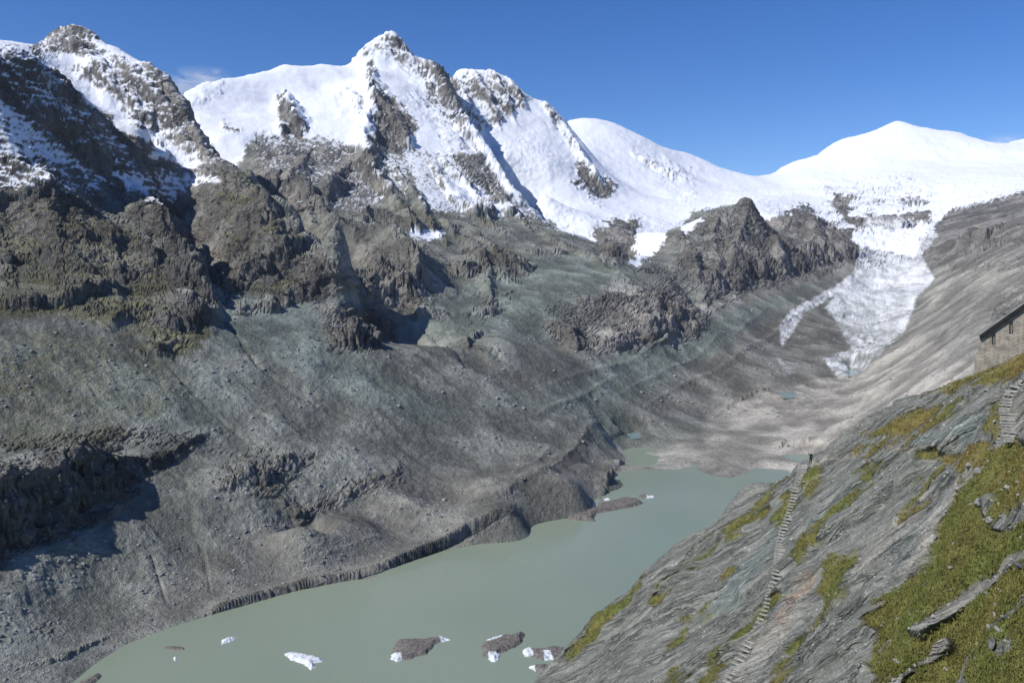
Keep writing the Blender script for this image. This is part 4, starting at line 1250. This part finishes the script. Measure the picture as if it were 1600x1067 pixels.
for (xa, xb, ya, yb) in WIN:
    wv = prism('window', [q(xa, yb), q(xb, yb), q(xb, ya), q(xa, ya)], .20, .26, frame_mat)
    wo = new_obj('window', wv, hut)
    for i in range(2):
        for j in range(5):
            x0 = xa + .35 + i * (xb - xa) / 2; x1 = x0 + (xb - xa) / 2 - .7
            y0 = ya + .4 + j * (yb - ya) / 5; y1 = y0 + (yb - ya) / 5 - .9
            new_obj('pane', prism('pane', [q(x0, y1), q(x1, y1), q(x1, y0), q(x0, y0)], .17, .195, glass.mat), wo)

# ------------------------------------------------------------------ person in dark clothes
def person(px, py, H):
    g, n = ground(px, py)
    J = {'pelvis': (0, 0, .52), 'chest': (.01, .02, .74), 'neck': (.02, .03, .83), 'head0': (.025, .0, .885), 'head': (.03, -.01, .955),
         'shl': (-.10, .03, .80), 'ell': (-.19, .0, .88), 'hal': (-.22, -.03, 1.0), 'fil': (-.225, -.035, 1.05),
         'shr': (.12, .03, .80), 'elr': (.19, .02, .68), 'har': (.27, -.05, .62), 'fir': (.30, -.07, .60),
         'hipl': (-.055, 0, .49), 'knl': (-.12, -.12, .30), 'anl': (-.13, -.02, .12), 'tol': (-.16, -.12, .09),
         'hipr': (.055, 0, .49), 'knr': (.07, -.02, .26), 'anr': (.06, .03, .035), 'tor': (.06, -.09, .015)}
    R = {'pelvis': .085, 'chest': .095, 'neck': .036, 'head0': .048, 'head': .058, 'shl': .048, 'ell': .034, 'hal': .024, 'fil': .018,
         'shr': .048, 'elr': .034, 'har': .024, 'fir': .018, 'hipl': .066, 'knl': .046, 'anl': .032, 'tol': .024, 'hipr': .066, 'knr': .046, 'anr': .032, 'tor': .024}
    E = [('pelvis', 'chest'), ('chest', 'neck'), ('neck', 'head0'), ('head0', 'head'), ('chest', 'shl'), ('shl', 'ell'), ('ell', 'hal'), ('hal', 'fil'), ('chest', 'shr'), ('shr', 'elr'),
         ('elr', 'har'), ('har', 'fir'), ('pelvis', 'hipl'), ('hipl', 'knl'), ('knl', 'anl'), ('anl', 'tol'), ('pelvis', 'hipr'), ('hipr', 'knr'), ('knr', 'anr'), ('anr', 'tor')]
    names = list(J)
    me = bpy.data.meshes.new('person')
    me.from_pydata([Vector(J[k]) * H for k in names], [(names.index(a), names.index(b)) for a, b in E], [])
    o = new_obj('person', me)
    o.modifiers.new('skin', 'SKIN')
    for k, v in zip(names, me.skin_vertices[0].data):
        v.radius = (R[k] * H, R[k] * H)
        v.use_root = (k == 'pelvis')
    sb = o.modifiers.new('sub', 'SUBSURF'); sb.levels = 2; sb.render_levels = 2
    me.materials.append(simple_mat('dark_clothing', (.008, .008, .010), (.018, .017, .018), 4.0, .8))
    o.location = Vector(g) + Vector((0, 0, -.02))
    return tag(o, 'person in dark clothes with one arm raised on the rim above the lake', 'person')
person(1266, 722, 1.62)

# ------------------------------------------------------------------ ice floating on the lake
im = NT('floating_ice')
ia = im.attr('cover')
deb = im.mix(im.range(im.noise(.35, 5, .6), .35, .65), (.105, .095, .085), (.185, .170, .150))
deb = im.mix(im.range(im.noise(1.0, 2, .5), .66, .72), deb, (.42, .41, .39))
whi = im.mix(im.range(im.noise(.25, 4, .6), .35, .6), (.46, .50, .52), (.72, .75, .77))
im.set('Base Color', im.mix(ia[0], deb, whi)); im.set('Roughness', .75)
im.bump(im.noise(.6, 4, .65), .6)
def iceberg(outline, h, white, label, seed=1, z=LAKE):
    poly = [tuple(float(v) for v in r_.split(',')) for r_ in outline.split()]
    W = [onz(a, b, z) for a, b in poly]
    wx = np.array(W)[:, :2]
    c0 = wx.mean(0)
    lo, hi = wx.min(0) - 2, wx.max(0) + 2
    nx = ny = 72
    gx, gy = np.meshgrid(np.linspace(lo[0], hi[0], nx), np.linspace(lo[1], hi[1], ny), indexing='ij')
    size = np.hypot(*(hi - lo))
    sd = poly_sd(wx, gx, gy) + fbm(gx / size * 9, gy / size * 9, None, 4, .6, seed=seed) * size * .03
    n1 = fbm(gx / size * 4, gy / size * 4, None, 4, .6, seed=seed + 3, ridged=True)
    gz = h * .75 * (np.clip(sd / (h * 1.3), -1.2, .8) + .45 * n1 * np.clip(sd / (h * 1.2), 0, 1) + .5 * np.clip(sd / (size * .2), 0, 1))
    keep = sd > -h * .8
    fx_ = [ (i * ny + j, (i + 1) * ny + j, (i + 1) * ny + j + 1, i * ny + j + 1) for i in range(nx - 1) for j in range(ny - 1) if keep[i, j] or keep[i + 1, j + 1]]
    ppx, ppy = proj(gx, gy, np.full_like(gx, z))
    wm_ = np.zeros_like(gx)
    if white == 'all': wm_ += 1
    else:
        for s_ in white:
            wp = [tuple(float(v) for v in r_.split(',')) for r_ in s_.split()]
            wm_ = np.maximum(wm_, sstep(-1.5, 1.5, poly_sd(wp, ppx, ppy) + 2 * n1))
    V_ = np.stack([gx - c0[0], gy - c0[1], gz], -1).reshape(-1, 3)
    cv = np.stack([wm_, wm_, wm_, np.ones_like(wm_)], -1).reshape(-1, 4)
    o = new_obj('iceberg', big_mesh('iceberg', V_, np.array(fx_), im.mat, {'cover': cv}, smooth=False))
    o.location = (c0[0], c0[1], z)
    return tag(o, label, 'iceberg', 'ice floating on the lake')
iceberg('443,1021 460,1019 480,1023 502,1028 505,1033 490,1036 494,1042 486,1046 474,1037 455,1031', 2.2, 'all', 'forked white iceberg with dark seams floating in open water', 1)
iceberg('347,1000 356,996 370,996 360,1002 346,1007', 2.0, 'all', 'small bright white iceberg with a pointed tail near the shore', 2)
iceberg('254,1011 270,1009 289,1011 287,1015 268,1015', 1.2, [], 'thin flat grey brown ice slab floating near the shore', 3)
iceberg('271,1027 274,1025 277,1027 275,1032 272,1032', .8, 'all', 'tiny white lump of ice beside the thin brown slab', 4)
iceberg('614,1012 622,1000 640,996 672,997 690,995 702,999 690,1003 680,1007 668,1022 650,1026 620,1034 611,1029', 3.0, ['684,992 706,992 706,1003 690,1003', '606,1022 625,1024 628,1036 606,1036'], 'debris covered brown iceberg with white tips at both ends', 5)
iceberg('752,1006 765,998 778,994 800,992 815,987 820,992 815,1006 790,1018 785,1020 775,1034 768,1033 755,1024', 3.4, ['752,1000 766,988 784,990 784,998 765,1004', '764,1024 782,1022 776,1036 764,1036'], 'brown debris iceberg with a white hump and white foot', 6)
iceberg('815,1016 825,1011 845,1014 860,1010 885,1012 885,1028 865,1030 850,1032 835,1026 820,1026', 2.6, ['816,1016 828,1012 832,1024 820,1026', '850,1020 858,1020 864,1031 852,1032'], 'striped white and brown iceberg half hidden by the rock slope', 7)
iceberg('827,1042 845,1038 870,1040 870,1056 840,1052', 2.6, ['826,1040 834,1038 836,1048 828,1050'], 'small dark iceberg touching the foot of the rock slope', 8)
iceberg('120,1067 138,1058 155,1051 160,1055 150,1066 130,1075', 2.0, [], 'narrow brown debris slab beside the near shore', 9)
iceberg('997,774 1008,772 1014,775 1022,774 1022,777 1012,778 1000,778', 1.6, ['1012,770 1026,770 1026,780 1010,780'], 'small grey floe with white end off the debris peninsula', 10)
iceberg('884,808 900,803 925,795 945,786 975,778 1000,781 1006,786 990,792 960,797 932,802 928,814 905,813 888,813', 4.5, [], 'long debris covered ice tongue jutting out from the shore', 11)
iceberg('933,788 940,780 952,778 955,784 945,792 934,795', 2.2, ['940,776 956,776 954,783 944,784'], 'pale melting ice block behind the debris covered ice tongue', 12)
# ------------------------------------------------------------------ thin air and wisps of cloud by the ridges
def box_mesh(name, lo, hi, mat):
    v = [(x, y, z) for x in (lo[0], hi[0]) for y in (lo[1], hi[1]) for z in (lo[2], hi[2])]
    f = [(0, 1, 3, 2), (4, 6, 7, 5), (0, 4, 5, 1), (2, 3, 7, 6), (0, 2, 6, 4), (1, 5, 7, 3)]
    return mesh_from(name, v, f, mat)
hm_ = bpy.data.materials.new('air'); hm_.use_nodes = True
ht = hm_.node_tree; ht.nodes.clear()
vo = ht.nodes.new('ShaderNodeVolumePrincipled'); ho = ht.nodes.new('ShaderNodeOutputMaterial')
vo.inputs['Color'].default_value = (.80, .88, 1.0, 1); vo.inputs['Density'].default_value = 1.1e-5; vo.inputs['Anisotropy'].default_value = .2
ht.links.new(vo.outputs[0], ho.inputs['Volume'])
allz = co[:, 2]
hz = new_obj('haze', box_mesh('haze', (-9000, -800, float(min(allz.min(), gco[:, 2].min())) - 5), (9500, 9600, float(allz.max()) + 30), hm_))
tag(hz, 'thin pale air softening the far snow peaks', 'haze', kind='stuff')
def make_wisp(px0, px1, py0, py1, Y, dens, label, seed):  # wisp of cloud as a noise volume inside the haze box
    a = Vector(P(px0, py1, Y)); b = Vector(P(px1, py0, Y))
    c_ = (a + b) / 2; hx = (b.x - a.x) / 2; hz_ = (b.z - a.z) / 2
    bm = bmesh.new(); bmesh.ops.create_icosphere(bm, subdivisions=3, radius=1.0)
    rr = random.Random(seed)
    for v in bm.verts:
        v.co = Vector((v.co.x * hx, v.co.y * hx * .6, v.co.z * hz_))
    me = bpy.data.meshes.new('cloud_wisp'); bm.to_mesh(me); bm.free()
    m = bpy.data.materials.new('wisp_vapour'); m.use_nodes = True
    nt = m.node_tree; nt.nodes.clear()
    o_ = nt.nodes.new('ShaderNodeOutputMaterial'); vp = nt.nodes.new('ShaderNodeVolumePrincipled')
    vp.inputs['Color'].default_value = (.95, .97, 1, 1)
    tc = nt.nodes.new('ShaderNodeTexCoord')
    mp_ = nt.nodes.new('ShaderNodeMapping'); mp_.inputs['Rotation'].default_value = (0, .5, 0); mp_.inputs['Scale'].default_value = (1.2 / hx, 2.0 / hx, 3.4 / hx)
    nz_ = nt.nodes.new('ShaderNodeTexNoise'); nz_.inputs['Scale'].default_value = 1.0; nz_.inputs['Detail'].default_value = 5; nz_.inputs['Roughness'].default_value = .65; nz_.inputs['Distortion'].default_value = 1.2
    nt.links.new(tc.outputs['Object'], mp_.inputs['Vector']); nt.links.new(mp_.outputs['Vector'], nz_.inputs['Vector'])
    sc_ = nt.nodes.new('ShaderNodeVectorMath'); sc_.operation = 'DIVIDE'; sc_.inputs[1].default_value = (hx, hx * .6, hz_)
    nt.links.new(tc.outputs['Object'], sc_.inputs[0])
    ln = nt.nodes.new('ShaderNodeVectorMath'); ln.operation = 'LENGTH'; nt.links.new(sc_.outputs[0], ln.inputs[0])
    fo = nt.nodes.new('ShaderNodeMapRange'); fo.interpolation_type = 'SMOOTHSTEP'
    for i_, v_ in enumerate((.15, .95, 1.0, 0.0)): fo.inputs[i_ + 1].default_value = v_
    nt.links.new(ln.outputs['Value'], fo.inputs[0])
    ns = nt.nodes.new('ShaderNodeMapRange'); ns.interpolation_type = 'SMOOTHSTEP'
    for i_, v_ in enumerate((.42, .72, 0.0, dens)): ns.inputs[i_ + 1].default_value = v_
    nt.links.new(nz_.outputs['Fac'], ns.inputs[0])
    mu = nt.nodes.new('ShaderNodeMath'); mu.operation = 'MULTIPLY'
    nt.links.new(fo.outputs[0], mu.inputs[0]); nt.links.new(ns.outputs[0], mu.inputs[1])
    nt.links.new(mu.outputs[0], vp.inputs['Density']); nt.links.new(vp.outputs[0], o_.inputs['Volume'])
    me.materials.append(m)
    o = new_obj('cloud_wisp', me); o.location = c_
    return tag(o, label, 'cloud', kind='stuff')
make_wisp(240, 385, 98, 165, 4300, .03, 'thin white wisp of cloud behind the dark mountain shoulder', 1)
make_wisp(1500, 1640, 205, 250, 7000, .012, 'faint wisp of cloud beside the snow dome', 2)
#@@END
